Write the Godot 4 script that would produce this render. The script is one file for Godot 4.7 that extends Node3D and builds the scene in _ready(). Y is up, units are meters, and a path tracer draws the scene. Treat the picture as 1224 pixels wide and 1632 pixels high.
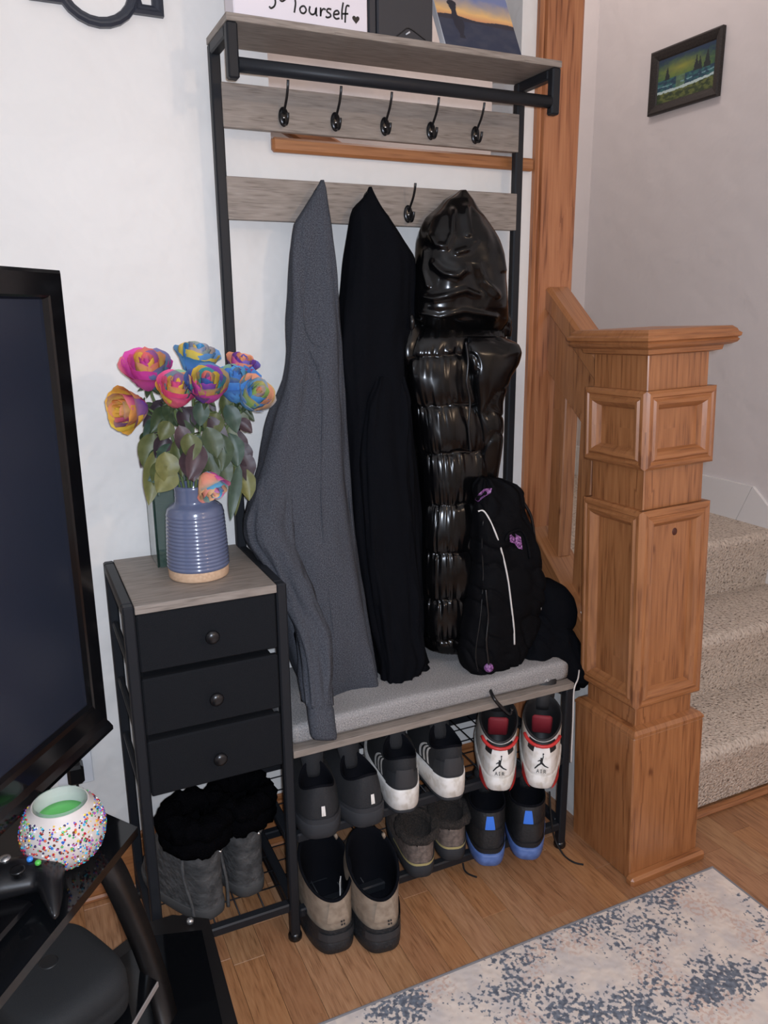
extends Node3D
# Hall tree with coats and shoes beside a staircase. Units metres, y up; back wall faces +z.
const FPX := 1262.55
const CAM := Vector3(-0.4167, 1.2972, 1.6451)
const EUL := Vector3(-0.2489, -0.4343, -0.0093)
const WZ := -0.042            # face of the back wall
const HW := 0.692             # hall tree: distance between its two uprights
const HC := 0.2774            # width of the drawer side
const HD := 0.2761            # depth
const TS := 0.0205            # tube size
const YC := 0.802             # top of drawer side
const YS := 1.80              # top of shelf
var M := {}
var used := {}
var rng := RandomNumberGenerator.new()

# ---------------------------------------------------------------- pixel to point
func ray(u, v) -> Vector3:
	return Basis.from_euler(EUL) * Vector3((u - 612.0) / FPX, -(v - 816.0) / FPX, -1.0)
func pz(u, v, z) -> Vector3:
	var d := ray(u, v); return CAM + d * ((z - CAM.z) / d.z)
func py(u, v, y) -> Vector3:
	var d := ray(u, v); return CAM + d * ((y - CAM.y) / d.y)
func pxx(u, v, x) -> Vector3:
	var d := ray(u, v); return CAM + d * ((x - CAM.x) / d.x)

# ---------------------------------------------------------------- nodes
func numbered(n: String) -> String:
	if not used.has(n):
		used[n] = 0; return n
	used[n] += 1
	return "%s_%03d" % [n, used[n]]
func tag(o, label, category, group = ""):
	o.set_meta("label", label); o.set_meta("category", category)
	if group != "": o.set_meta("group", group)
func thing(called, label, category, at := Vector3.ZERO, group = "", local := false) -> Node3D:
	var o := Node3D.new(); o.name = numbered(called); add_child(o); o.position = at
	tag(o, label, category, group)
	o.set_meta("off", Vector3.ZERO if local else -at)
	return o
func struct(called, st, m) -> MeshInstance3D:
	var o := mesh_of(st, m); o.name = called; add_child(o); o.set_meta("kind", "structure"); return o
func mesh_of(st: SurfaceTool, m) -> MeshInstance3D:
	st.generate_normals()
	var o := MeshInstance3D.new(); o.mesh = st.commit(); o.material_override = m
	o.cast_shadow = GeometryInstance3D.SHADOW_CASTING_SETTING_ON
	return o
func part(called, st, m, parent) -> MeshInstance3D:
	var o := mesh_of(st, m); o.name = called
	if parent is MeshInstance3D: parent.add_child(o, true)
	else:
		o.position = parent.get_meta("off") if parent.has_meta("off") else Vector3.ZERO
		parent.add_child(o, true)
	return o
func strip_meta():
	for c in get_children():
		if c.has_meta("off"): c.remove_meta("off")

# ---------------------------------------------------------------- mesh helpers (corners given counter-clockwise from outside)
func ns(smooth := false) -> SurfaceTool:
	var st := SurfaceTool.new(); st.begin(Mesh.PRIMITIVE_TRIANGLES); st.set_smooth_group(0 if smooth else -1); return st
func tri(st: SurfaceTool, a, b, c):
	st.add_vertex(a); st.add_vertex(c); st.add_vertex(b)
func quad(st, a, b, c, d):
	tri(st, a, b, c); tri(st, a, c, d)
func bbox(st: SurfaceTool, c: Vector3, s: Vector3, bev := 0.0, bs := Basis()):
	var h := s * 0.5
	var b: float = min(bev, min(h.x, min(h.y, h.z)) * 0.9)
	var ax := [Vector3.RIGHT, Vector3.UP, Vector3.BACK]
	if b <= 0.0:
		for i in 3:
			for sg in [-1.0, 1.0]:
				var n: Vector3 = ax[i] * sg; var u: Vector3 = ax[(i + 1) % 3] * sg; var w: Vector3 = ax[(i + 2) % 3]
				var o: Vector3 = n * h[i]; var uu: Vector3 = u * h[(i + 1) % 3]; var ww: Vector3 = w * h[(i + 2) % 3]
				quad(st, c + bs * (o - uu - ww), c + bs * (o + uu - ww), c + bs * (o + uu + ww), c + bs * (o - uu + ww))
		return
	for i in 3:
		var j := (i + 1) % 3; var k := (i + 2) % 3
		for sg in [-1.0, 1.0]:
			var o: Vector3 = ax[i] * h[i] * sg; var uu: Vector3 = ax[j] * (h[j] - b) * sg; var ww: Vector3 = ax[k] * (h[k] - b)
			quad(st, c + bs * (o - uu - ww), c + bs * (o + uu - ww), c + bs * (o + uu + ww), c + bs * (o - uu + ww))
		for s1 in [-1.0, 1.0]:
			for s2 in [-1.0, 1.0]:
				# edge along axis i between faces j(s1) and k(s2)
				var e: Vector3 = ax[i] * (h[i] - b)
				var p1: Vector3 = ax[j] * h[j] * s1 + ax[k] * (h[k] - b) * s2
				var p2: Vector3 = ax[j] * (h[j] - b) * s1 + ax[k] * h[k] * s2
				quad_out(st, c, c + bs * (p1 - e), c + bs * (p2 - e), c + bs * (p2 + e), c + bs * (p1 + e))
	for sx in [-1.0, 1.0]:
		for sy in [-1.0, 1.0]:
			for sz in [-1.0, 1.0]:
				var q1 := c + bs * Vector3(sx * h.x, sy * (h.y - b), sz * (h.z - b))
				var q2 := c + bs * Vector3(sx * (h.x - b), sy * h.y, sz * (h.z - b))
				var q3 := c + bs * Vector3(sx * (h.x - b), sy * (h.y - b), sz * h.z)
				if (q2 - q1).cross(q3 - q1).dot(q1 + q2 + q3 - c * 3.0) > 0: tri(st, q1, q2, q3)
				else: tri(st, q1, q3, q2)
func quad_out(st, cen, a, b, c, d):
	if (b - a).cross(c - a).dot(a + b + c - cen * 3.0) > 0: quad(st, a, b, c, d)
	else: quad(st, d, c, b, a)
func boxes(st, lo: Vector3, hi: Vector3, bev := 0.0):
	bbox(st, (lo + hi) * 0.5, hi - lo, bev)
func loft(st, rings: Array, cap0 := true, cap1 := true, closed := true):
	var n: int = rings[0].size()
	for i in rings.size() - 1:
		var A = rings[i]; var B = rings[i + 1]
		for j in (n if closed else n - 1):
			var k := (j + 1) % n
			quad(st, A[j], A[k], B[k], B[j])
	if cap0:
		var c := Vector3.ZERO
		for p in rings[0]: c += p
		c /= n
		for j in n: tri(st, c, rings[0][(j + 1) % n], rings[0][j])
	if cap1:
		var c2 := Vector3.ZERO
		var L = rings[-1]
		for p in L: c2 += p
		c2 /= n
		for j in n: tri(st, c2, L[j], L[(j + 1) % n])
func tube(st, pts: Array, r, n := 8, caps := true):
	var rings := []
	var up := Vector3(0.13, 0.97, 0.2)
	var side := Vector3.ZERO
	for i in pts.size():
		var t: Vector3 = (pts[min(i + 1, pts.size() - 1)] - pts[max(i - 1, 0)]).normalized()
		if i == 0:
			if abs(t.dot(up.normalized())) > 0.95: up = Vector3(1, 0.1, 0)
			side = t.cross(up).normalized()
		else: side = (side - t * side.dot(t)).normalized()
		var b := side.cross(t)
		var rr: float = r[i] if r is Array else r
		var ring := []
		for j in n:
			var a := TAU * j / n
			ring.append(pts[i] + (side * cos(a) + b * sin(a)) * rr)
		rings.append(ring)
	# orient outward
	if (rings[0][1] - rings[0][0]).cross(rings[1][0] - rings[0][0]).dot(rings[0][0] - pts[0]) < 0:
		for q in rings: q.reverse()
	loft(st, rings, caps, caps)
func smooth_pts(pts: Array, n := 6) -> Array:
	var out := []
	for i in pts.size() - 1:
		var a = pts[max(i - 1, 0)]; var b = pts[i]; var c = pts[i + 1]; var d = pts[min(i + 2, pts.size() - 1)]
		for k in n: out.append(b.cubic_interpolate(c, a, d, float(k) / n))
	out.append(pts[-1])
	return out
func lathe(st, prof: Array, n := 32, xf := Transform3D(), cap0 := true, cap1 := true):
	# prof: Vector2(radius, height) from bottom to top on the outside
	var rings := []
	for p in prof:
		var ring := []
		for j in n:
			var a := -TAU * j / n
			ring.append(xf * Vector3(cos(a) * p.x, p.y, sin(a) * p.x))
		rings.append(ring)
	loft(st, rings, cap0, cap1)
func prism(st, poly: PackedVector2Array, xf: Transform3D, d: float):
	# polygon in local xy, extruded to +z by d
	if Geometry2D.is_polygon_clockwise(poly): poly.reverse()
	var idx := Geometry2D.triangulate_polygon(poly)
	for i in range(0, idx.size(), 3):
		var a := poly[idx[i]]; var b := poly[idx[i + 1]]; var c := poly[idx[i + 2]]
		if (b - a).cross(c - a) < 0: var t := b; b = c; c = t
		tri(st, xf * Vector3(a.x, a.y, d), xf * Vector3(b.x, b.y, d), xf * Vector3(c.x, c.y, d))
		tri(st, xf * Vector3(a.x, a.y, 0), xf * Vector3(c.x, c.y, 0), xf * Vector3(b.x, b.y, 0))
	for i in poly.size():
		var a2 := poly[i]; var b2 := poly[(i + 1) % poly.size()]
		quad(st, xf * Vector3(a2.x, a2.y, 0), xf * Vector3(b2.x, b2.y, 0), xf * Vector3(b2.x, b2.y, d), xf * Vector3(a2.x, a2.y, d))
func mould(st, a: Vector3, b: Vector3, across: Vector3, outw: Vector3, prof: Array, miter := 1.0):
	# prof: Vector2(across, out); mitred ends, outer edge at across = 0
	var dir := (b - a).normalized()
	var r0 := []; var r1 := []
	for p in prof:
		r0.append(a + across * p.x + outw * p.y + dir * p.x * miter)
		r1.append(b + across * p.x + outw * p.y - dir * p.x * miter)
	for i in prof.size() - 1:
		var cen: Vector3 = (a + b) * 0.5 - outw * 0.05 + across * prof[-1].x * 0.5
		quad_out(st, cen, r0[i], r0[i + 1], r1[i + 1], r1[i])
func ribbon(st, pts: Array, nrm: Vector3, w: float, th := 0.001):
	# flat stroke with thickness lying on a surface of normal nrm
	var rings := []
	for i in pts.size():
		var t: Vector3 = (pts[min(i + 1, pts.size() - 1)] - pts[max(i - 1, 0)]).normalized()
		var s := t.cross(nrm).normalized() * w * 0.5
		rings.append([pts[i] - s, pts[i] - s + nrm * th, pts[i] + s + nrm * th, pts[i] + s])
	loft(st, rings)

# ---------------------------------------------------------------- textures
func fn(seed_, freq, oct := 3, type := FastNoiseLite.TYPE_SIMPLEX_SMOOTH) -> FastNoiseLite:
	var f := FastNoiseLite.new(); f.seed = seed_; f.frequency = freq; f.noise_type = type
	f.fractal_octaves = oct; f.fractal_type = FastNoiseLite.FRACTAL_FBM if oct > 1 else FastNoiseLite.FRACTAL_NONE
	return f
func ramp_tex(img: Image, stops: Array, mip := true) -> ImageTexture:
	# stops: [[pos, Color], ...] sRGB
	img.convert(Image.FORMAT_L8)
	var g := Gradient.new()
	var offs := PackedFloat32Array(); var cols := PackedColorArray()
	for s in stops: offs.append(s[0]); cols.append(s[1])
	g.offsets = offs; g.colors = cols
	var lut := PackedByteArray(); 
	for i in 256:
		var c := g.sample(i / 255.0); lut.append(int(c.r * 255)); lut.append(int(c.g * 255)); lut.append(int(c.b * 255))
	var src := img.get_data(); var out := PackedByteArray(); out.resize(img.get_width() * img.get_height() * 3)
	for i in img.get_width() * img.get_height():
		var k := src[i] * 3
		out[i * 3] = lut[k]; out[i * 3 + 1] = lut[k + 1]; out[i * 3 + 2] = lut[k + 2]
	var im := Image.create_from_data(img.get_width(), img.get_height(), false, Image.FORMAT_RGB8, out)
	return ImageTexture.create_from_image(im)
func noise_tex(seed_, freq, oct, stops, size := 256) -> ImageTexture:
	return ramp_tex(fn(seed_, freq, oct).get_seamless_image(size, size), stops)
func normal_tex(seed_, freq, oct, strength := 4.0, size := 256) -> ImageTexture:
	var img := fn(seed_, freq, oct).get_seamless_image(size, size)
	img.convert(Image.FORMAT_RGBA8)
	img.bump_map_to_normal_map(strength)
	return ImageTexture.create_from_image(img)
func wood_tex(seed_, stops, along_u: bool, knots := 0, size := 384, stretch := 14.0) -> ImageTexture:
	var a := fn(seed_, 0.035, 3); var b := fn(seed_ + 1, 0.16, 2)
	var r := RandomNumberGenerator.new(); r.seed = seed_
	var kn := []
	for i in knots: kn.append([r.randf_range(30, size - 30), r.randf_range(30, size - 30), r.randf_range(4, 8)])
	var d := PackedByteArray(); d.resize(size * size)
	var mg := size * 0.12
	for y in size:
		for x in size:
			var u := float(x); var v := float(y)       # v runs along the grain
			var kd := 0.0
			for k in kn:
				var dx: float = u - k[0]; var dy: float = (v - k[1]) * 0.55
				var q: float = sqrt(dx * dx + dy * dy) / k[2]
				if q < 5.0:
					u += dx * 0.5 / (0.6 + q)
					if q < 1.25: kd = max(kd, 1.25 - q)
			var n := _wn(a, b, u, v, stretch)
			if x > size - mg: n = lerp(n, _wn(a, b, u - size, v, stretch), (x - size + mg) / mg)
			if y > size - mg: n = lerp(n, _wn(a, b, u, v - size, stretch), (y - size + mg) / mg)
			n = clamp(n - kd * 0.55, 0.0, 1.0)
			var o := (y * size + x) if not along_u else (x * size + y)
			d[o] = int(n * 255)
	return ramp_tex(Image.create_from_data(size, size, false, Image.FORMAT_L8, d), stops)
func _wn(a, b, u, v, stretch) -> float:
	var w: float = a.get_noise_2d(u, v / stretch)
	return 0.5 + 0.42 * sin(w * 8.0) * 0.55 + 0.38 * b.get_noise_2d(u * 2.2, v / stretch * 0.9)
func mat(col: Color, rough := 0.6, metal := 0.0) -> StandardMaterial3D:
	var m := StandardMaterial3D.new(); m.albedo_color = col; m.roughness = rough; m.metallic = metal; return m
func tmat(tex, scale: float, rough := 0.6, nrm = null, nscale := 0.5, world := false, tint := Color.WHITE) -> StandardMaterial3D:
	var m := mat(tint, rough)
	if tex: m.albedo_texture = tex
	m.uv1_triplanar = true; m.uv1_world_triplanar = world
	m.uv1_scale = Vector3.ONE * scale
	if nrm: m.normal_enabled = true; m.normal_texture = nrm; m.normal_scale = nscale
	return m
func C(r, g, b) -> Color: return Color(r / 255.0, g / 255.0, b / 255.0)

func make_materials():
	var plaster_n := normal_tex(11, 0.012, 4, 5.0, 512)
	M.wall = tmat(noise_tex(3, 0.006, 3, [[0.0, C(217, 214, 209)], [1.0, C(226, 223, 218)]]), 0.9, 0.75, plaster_n, 0.55, true)
	M.stairwall = tmat(null, 0.9, 0.8, plaster_n, 0.3, true, C(217, 211, 209))
	M.ceiling = mat(C(222, 219, 214), 0.9)
	M.whitepaint = tmat(null, 2.0, 0.5, plaster_n, 0.15, true, C(226, 224, 222))
	var pine := [[0.0, C(104, 60, 34)], [0.3, C(146, 94, 56)], [0.6, C(157, 103, 63)], [1.0, C(170, 115, 72)]]
	var pv := wood_tex(21, pine, false, 5)
	M.pine = tmat(pv, 1.9, 0.38); M.pine.clearcoat_enabled = true; M.pine.clearcoat = 0.3; M.pine.clearcoat_roughness = 0.3
	M.pine_h = tmat(wood_tex(24, pine, true, 2), 1.9, 0.4)
	M.casing = tmat(wood_tex(29, [[0.0, C(104, 58, 34)], [0.35, C(160, 102, 66)], [1.0, C(180, 122, 82)]], false, 6), 1.3, 0.33)
	# laminate floor planks
	var fl := wood_tex(33, [[0.0, C(122, 86, 60)], [0.3, C(156, 114, 82)], [0.7, C(168, 126, 92)], [1.0, C(178, 136, 102)]], false, 0, 512, 9.0)
	M.floor = []
	for t in [C(255, 255, 255), C(240, 232, 226), C(250, 240, 225), C(228, 218, 210), C(246, 246, 240)]:
		M.floor.append(tmat(fl, 2.1, 0.34, null, 0.5, true, t))
	# grey oak laminate of the hall tree
	var oak := wood_tex(41, [[0.0, C(100, 90, 82)], [0.3, C(128, 118, 109)], [0.7, C(138, 128, 119)], [1.0, C(150, 140, 131)]], true, 1, 512, 9.0)
	M.oak = tmat(oak, 2.4, 0.5)
	M.black = mat(C(29, 31, 35), 0.45)
	M.blackhook = mat(C(22, 22, 24), 0.25, 0.3)
	M.drawer = tmat(noise_tex(45, 0.2, 2, [[0.0, C(24, 25, 27)], [1.0, C(36, 37, 40)]]), 9.0, 0.85, normal_tex(46, 0.25, 2, 3.0), 0.4)
	M.knob = mat(C(20, 20, 22), 0.3)
	M.cushion = tmat(noise_tex(51, 0.22, 2, [[0.25, C(130, 128, 128)], [0.5, C(150, 147, 145)], [0.75, C(168, 165, 162)]]), 4.6, 0.9, normal_tex(52, 0.3, 2, 5.0), 0.5)
	M.hoodie = tmat(noise_tex(55, 0.16, 3, [[0.2, C(50, 52, 57)], [0.5, C(69, 71, 77)], [0.8, C(88, 90, 96)]]), 8.0, 0.95, normal_tex(56, 0.2, 3, 3.0), 0.4)
	M.blackcloth = tmat(noise_tex(57, 0.2, 2, [[0.2, C(11, 12, 15)], [0.8, C(19, 20, 24)]]), 8.0, 0.95, normal_tex(58, 0.2, 2, 3.0), 0.4)
	M.puffer = mat(C(6, 6, 7), 0.21)
	M.bag = tmat(null, 9.0, 0.68, normal_tex(63, 0.08, 3, 4.0), 0.3, false, C(15, 15, 17))
	M.purple = tmat(noise_tex(64, 0.05, 2, [[0.3, C(52, 22, 60)], [0.5, C(112, 50, 118)], [0.75, C(168, 130, 172)]]), 12.0, 0.6)
	M.pale_cord = mat(C(205, 200, 195), 0.4)
	M.carpet = tmat(carpet_tex(), 2.0, 1.0, normal_tex(72, 0.2, 3, 6.0), 0.5, true)
	M.rug = tmat(rug_tex(), 0.72, 0.95, normal_tex(75, 0.3, 2, 4.0), 0.12, true)
	M.rug_edge = mat(C(120, 118, 120), 0.9)
	for k in ["drawer", "blackcloth", "hoodie", "bag", "cushion"]: M[k].metallic_specular = 0.12
	M.black.metallic_specular = 0.35; M.puffer.metallic_specular = 0.42
	M.tvblack = mat(C(9, 9, 11), 0.12)
	M.screen = mat(C(30, 35, 46), 0.22)
	M.glassblack = mat(C(10, 11, 13), 0.08)
	M.standmetal = mat(C(22, 20, 20), 0.4)
	M.silver = mat(C(200, 200, 200), 0.25, 0.9)
	M.paleedge = mat(C(150, 142, 138), 0.3)
	M.plastic_black = mat(C(16, 16, 18), 0.3)
	M.case = tmat(null, 8.0, 0.8, normal_tex(77, 0.3, 2, 3.0), 0.3, false, C(22, 24, 26))
	M.outlet = mat(C(214, 214, 216), 0.4)
func carpet_tex() -> ImageTexture:
	var a := fn(70, 0.03, 3).get_seamless_image(512, 512); var b := fn(71, 0.085, 2).get_seamless_image(512, 512)
	a.convert(Image.FORMAT_L8); b.convert(Image.FORMAT_L8)
	var da := a.get_data(); var db := b.get_data(); var o := PackedByteArray(); o.resize(512 * 512)
	for i in o.size():
		var v: float = 150 + (da[i] - 128) * 0.25 + (db[i] - 128) * 0.45
		if db[i] < 62: v -= 95
		o[i] = int(clamp(v, 0, 255))
	return ramp_tex(Image.create_from_data(512, 512, false, Image.FORMAT_L8, o), [[0.0, C(96, 84, 74)], [0.4, C(176, 162, 148)], [0.7, C(206, 192, 178)], [1.0, C(222, 210, 196)]])
func rug_tex() -> ImageTexture:
	var N := 1024
	var big := fn(81, 0.0045, 2); var mid := fn(82, 0.02, 3); var fine := fn(83, 0.10, 4); var warm := fn(84, 0.006, 3); var f2 := fn(85, 0.11, 3)
	var im := Image.create(N, N, false, Image.FORMAT_RGB8)
	for y in N:
		for x in N:
			var base := C(212, 198, 186).lerp(C(196, 186, 180), clamp(mid.get_noise_2d(x, y) * 1.6 + 0.5, 0, 1))
			var wv := warm.get_noise_2d(x + 300, y)
			if wv > 0.12 and f2.get_noise_2d(x, y) > 0.1: base = base.lerp(C(190, 156, 140), clamp((wv - 0.12) * 3.0, 0, 0.6))
			var dens := big.get_noise_2d(x * 0.8, y * 1.3) * 1.1 + mid.get_noise_2d(x + 90, y) * 0.5
			var f := fine.get_noise_2d(x, y) + dens * 0.95
			if f > 0.34:
				var navy := C(74, 80, 92).lerp(C(112, 120, 132), clamp(f2.get_noise_2d(y, x) + 0.45, 0, 1))
				base = base.lerp(navy, clamp((f - 0.34) * 9.0, 0, 0.92))
			im.set_pixel(x, y, base)
	return ImageTexture.create_from_image(im)

# ---------------------------------------------------------------- camera, light
func setup():
	var cam := Camera3D.new(); cam.name = "camera"; add_child(cam)
	cam.position = CAM; cam.basis = Basis.from_euler(EUL)
	cam.fov = rad_to_deg(2.0 * atan(816.0 / FPX)); cam.near = 0.02; cam.far = 50.0; cam.current = true
	var we := WorldEnvironment.new(); we.name = "environment"
	var e := Environment.new()
	e.background_mode = Environment.BG_COLOR; e.background_color = Color(0.02, 0.022, 0.03)
	e.tonemap_mode = Environment.TONE_MAPPER_LINEAR; e.tonemap_exposure = 1.0
	e.sdfgi_enabled = true; e.ssao_enabled = true; e.ssil_enabled = true
	we.environment = e; add_child(we)
	# the phone's flash next to its lens
	var fl := OmniLight3D.new(); fl.name = "phone_flash"; add_child(fl)
	fl.position = CAM + Basis.from_euler(EUL) * Vector3(0.022, 0.012, 0.03)
	fl.light_color = C(226, 237, 255); fl.light_energy = 2.12; fl.light_size = 0.012; fl.omni_range = 12.0; fl.omni_attenuation = 2.0; fl.shadow_enabled = true
	# warm lamp of the room, behind and to the right of the camera
	var lp := OmniLight3D.new(); lp.name = "room_lamp_light"; add_child(lp)
	lp.position = Vector3(0.95, 2.12, 2.8)
	lp.light_color = C(255, 222, 190); lp.light_energy = 0.76; lp.light_size = 0.05; lp.omni_range = 12.0; lp.omni_attenuation = 2.0; lp.shadow_enabled = true

	# warm ceiling light of the stairwell, above the frame
	var sw := OmniLight3D.new(); sw.name = "stairwell_light"; add_child(sw)
	sw.position = Vector3(1.15, 3.05, -0.55)
	sw.light_color = C(255, 243, 240); sw.light_energy = 0.4; sw.light_size = 0.08; sw.omni_range = 12.0; sw.omni_attenuation = 2.0; sw.shadow_enabled = true

# ---------------------------------------------------------------- the room
func build_room():
	var x0 := -2.2; var x1 := 1.86; var zf := 5.0; var yc := 2.45; var zs := -1.19
	var st := ns()
	# back wall with the opening to the stairs: wall pieces around it
	var ol := 0.119; var orr := 0.722; var ob := 1.625; var we := 0.876
	boxes(st, Vector3(x0, 0, WZ - 0.12), Vector3(ol, yc, WZ))
	boxes(st, Vector3(ol, 0, WZ - 0.12), Vector3(orr, ob, WZ))
	boxes(st, Vector3(orr, 0, WZ - 0.12), Vector3(we, yc, WZ))
	boxes(st, Vector3(ol, 2.25, WZ - 0.12), Vector3(orr, yc, WZ))
	struct("wall_back", st, M.wall)
	st = ns(); boxes(st, Vector3(x0 - 0.1, 0, WZ - 0.12), Vector3(x0, yc, zf)); struct("wall_left", st, M.wall)
	st = ns(); boxes(st, Vector3(x1, 0, zs), Vector3(x1 + 0.1, 3.6, zf)); struct("wall_right", st, M.stairwall)
	st = ns(); boxes(st, Vector3(x0 - 0.1, 0, zf), Vector3(x1 + 0.1, yc, zf + 0.1)); struct("wall_front", st, M.wall)
	st = ns(); boxes(st, Vector3(x0 - 0.1, 0, zs - 0.1), Vector3(x1 + 0.1, 3.6, zs)); struct("wall_stairwell", st, M.stairwall)
	st = ns(); boxes(st, Vector3(x0 - 0.1, 0, zs), Vector3(x0, 3.6, WZ - 0.12)); struct("wall_stairwell_end", st, M.stairwall)
	st = ns(); boxes(st, Vector3(x0 - 0.1, yc, WZ), Vector3(x1, yc + 0.1, zf + 0.1)); struct("ceiling", st, M.ceiling)
	st = ns(); boxes(st, Vector3(x0 - 0.1, 3.6, zs - 0.1), Vector3(x1 + 0.1, 3.7, WZ + 0.1)); struct("ceiling_stairwell", st, M.ceiling)
	st = ns(); boxes(st, Vector3(x0, yc, WZ - 0.12), Vector3(x1, 3.6, WZ)); struct("wall_above_opening", st, M.stairwall)
	# floor: slab and planks
	st = ns(); boxes(st, Vector3(x0 - 0.1, -0.1, zs - 0.1), Vector3(x1 + 0.1, -0.004, zf + 0.1))
	var floor_o := struct("floor", st, M.floor[0])
	rng.seed = 5
	var sw := 0.066; var x := -0.6; var i := 0
	while x < x1:
		var z := WZ - rng.randf() * 0.5
		while z < 1.9:
			var ln := rng.randf_range(0.35, 0.75)
			var za: float = max(z, WZ); var zb: float = min(z + ln, 1.9)
			if zb - za > 0.03:
				st = ns(); boxes(st, Vector3(x + 0.0003, -0.006, za + 0.0004), Vector3(min(x + sw, x1) - 0.0003, 0, zb - 0.0004), 0.0006)
				part("plank", st, M.floor[rng.randi() % 5], floor_o)
			z += ln
		x += sw; i += 1
	# baseboard of the back wall
	st = ns(); boxes(st, Vector3(x0, 0, WZ), Vector3(0.755, 0.125, WZ + 0.014), 0.002); boxes(st, Vector3(x0, 0.125, WZ), Vector3(0.755, 0.14, WZ + 0.01), 0.004); boxes(st, Vector3(x0, 0, WZ + 0.014), Vector3(0.755, 0.014, WZ + 0.024), 0.005)
	struct("baseboard_back", st, M.pine_h)
	# casing at the end of the wall
	st = ns(); boxes(st, Vector3(0.781, 0.0, WZ), Vector3(0.882, yc, WZ + 0.016), 0.003); struct("trim_1", st, M.casing)
	st = ns()
	mould(st, Vector3(0.762, 0, WZ), Vector3(0.762, yc, WZ), Vector3.RIGHT, Vector3.BACK, [Vector2(0, 0), Vector2(0, 0.012), Vector2(0.004, 0.018), Vector2(0.008, 0.018), Vector2(0.010, 0.013), Vector2(0.012, 0.013), Vector2(0.0145, 0.022), Vector2(0.018, 0.022), Vector2(0.02, 0.016)], 0.0)
	struct("trim_2", st, M.casing)
	st = ns(); boxes(st, Vector3(0.876, 0.0, WZ - 0.12), Vector3(0.888, yc, WZ + 0.01), 0.002); struct("trim_3", st, M.casing)
	# sill of the opening
	st = ns(); boxes(st, Vector3(ol, ob - 0.002, WZ - 0.13), Vector3(orr, ob + 0.016, WZ), 0.002)
	boxes(st, Vector3(0.117, ob - 0.012, WZ), Vector3(0.757, ob + 0.016, WZ + 0.018), 0.005)
	struct("trim_4", st, M.pine_h)
	# stairs: three carpeted risers up to the landing
	var stairs := Node3D.new(); stairs.name = "staircase"; add_child(stairs); stairs.set_meta("kind", "structure")
	stairs.set_meta("off", Vector3.ZERO)
	var rz := [0.335, 0.115, -0.125]; var h := 0.19
	for k in 3:
		var zb: float = rz[k + 1] - 0.02 if k < 2 else zs
		var y1 := h * (k + 1); var y0 := h * k
		var pr := []   # profile in (z, y): riser, rounded nosing, tread
		pr.append(Vector2(rz[k] - 0.012, y0 + (0.014 if k == 0 else 0.0)))
		pr.append(Vector2(rz[k] - 0.006, y0 + 0.08)); pr.append(Vector2(rz[k] + 0.004, y1 - 0.05))
		for a in 7:
			var t := PI / 2 * a / 6
			pr.append(Vector2(rz[k] - 0.014 + 0.026 * cos(t), y1 - 0.026 + 0.026 * sin(t)))
		for a in 6: pr.append(Vector2(lerp(rz[k] - 0.03, zb, (a + 1) / 6.0), y1))
		var rings := []
		for p in pr: rings.append([Vector3(0.83, p.y, p.x), Vector3(1.1, p.y, p.x), Vector3(1.4, p.y, p.x), Vector3(x1, p.y, p.x)] if k < 2 else [Vector3(0.83 if p.y < h * 3 - 0.06 or p.x > WZ else x0, p.y, p.x), Vector3(1.1, p.y, p.x), Vector3(1.4, p.y, p.x), Vector3(x1, p.y, p.x)])
		st = ns(true); loft(st, rings, false, false, false)
		part("carpeted_step", st, M.carpet, stairs)
	st = ns(); boxes(st, Vector3(0.97, 0, 0.325), Vector3(x1, 0.014, 0.352), 0.006); part("floor_trim", st, M.pine_h, stairs)
	# white skirting on the right wall: level at the landing, sloping beside the flight
	st = ns(); prism(st, PackedVector2Array([Vector2(-zs, 0.57), Vector2(-zs, 0.70), Vector2(0.232, 0.70), Vector2(0.285, 0.57)]), Transform3D(Basis(Vector3(0, 0, -1), Vector3(0, 1, 0), Vector3(1, 0, 0)), Vector3(x1 - 0.012, 0, 0)), 0.012); part("skirting", st, M.whitepaint, stairs)
	st = ns(); prism(st, PackedVector2Array([Vector2(0.283, 0.57), Vector2(0.230, 0.70), Vector2(-0.55, 0.08), Vector2(-0.55, 0.0), Vector2(0.0, 0.0), Vector2(0.2, 0.3)]), Transform3D(Basis(Vector3(0, 0, -1), Vector3(0, 1, 0), Vector3(1, 0, 0)), Vector3(x1 - 0.012, 0, 0)), 0.012)
	part("sloping_skirting", st, M.whitepaint, stairs)
	st = ns(); boxes(st, Vector3(0.9, 0.57, zs), Vector3(x1, 0.70, zs + 0.012), 0.002); part("skirting", st, M.whitepaint, stairs)
	# side of the flight towards the hall tree, with the sloping stringer cap
	st = ns(); prism(st, PackedVector2Array([Vector2(-0.3, 0), Vector2(-0.3, 0.475), Vector2(0.03, 0.72), Vector2(0.03, 0)]), Transform3D(Basis(Vector3(0, 0, -1), Vector3(0, 1, 0), Vector3(1, 0, 0)), Vector3(0.80, 0, 0)), 0.05)
	part("side_panel", st, M.wall, stairs)
	var sl := atan2(0.21, 0.27)
	var bs := Basis(Vector3.RIGHT, PI / 2 + sl - PI / 2)
	st = ns(); bbox(st, Vector3.ZERO, Vector3(0.086, 0.42, 0.055), 0.004)
	var cap := part("stringer_cap", st, M.pine, stairs)
	# runs from behind the casing down to the newel
	var pA := Vector3(0.833, 0.735, -0.03); var pB := Vector3(0.833, 0.49, 0.26)
	cap.position = (pA + pB) * 0.5 - Vector3(0, 0.03, 0); cap.basis = Basis(Vector3.RIGHT, (pA - pB).normalized(), Vector3.RIGHT.cross((pA - pB).normalized()))

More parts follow.
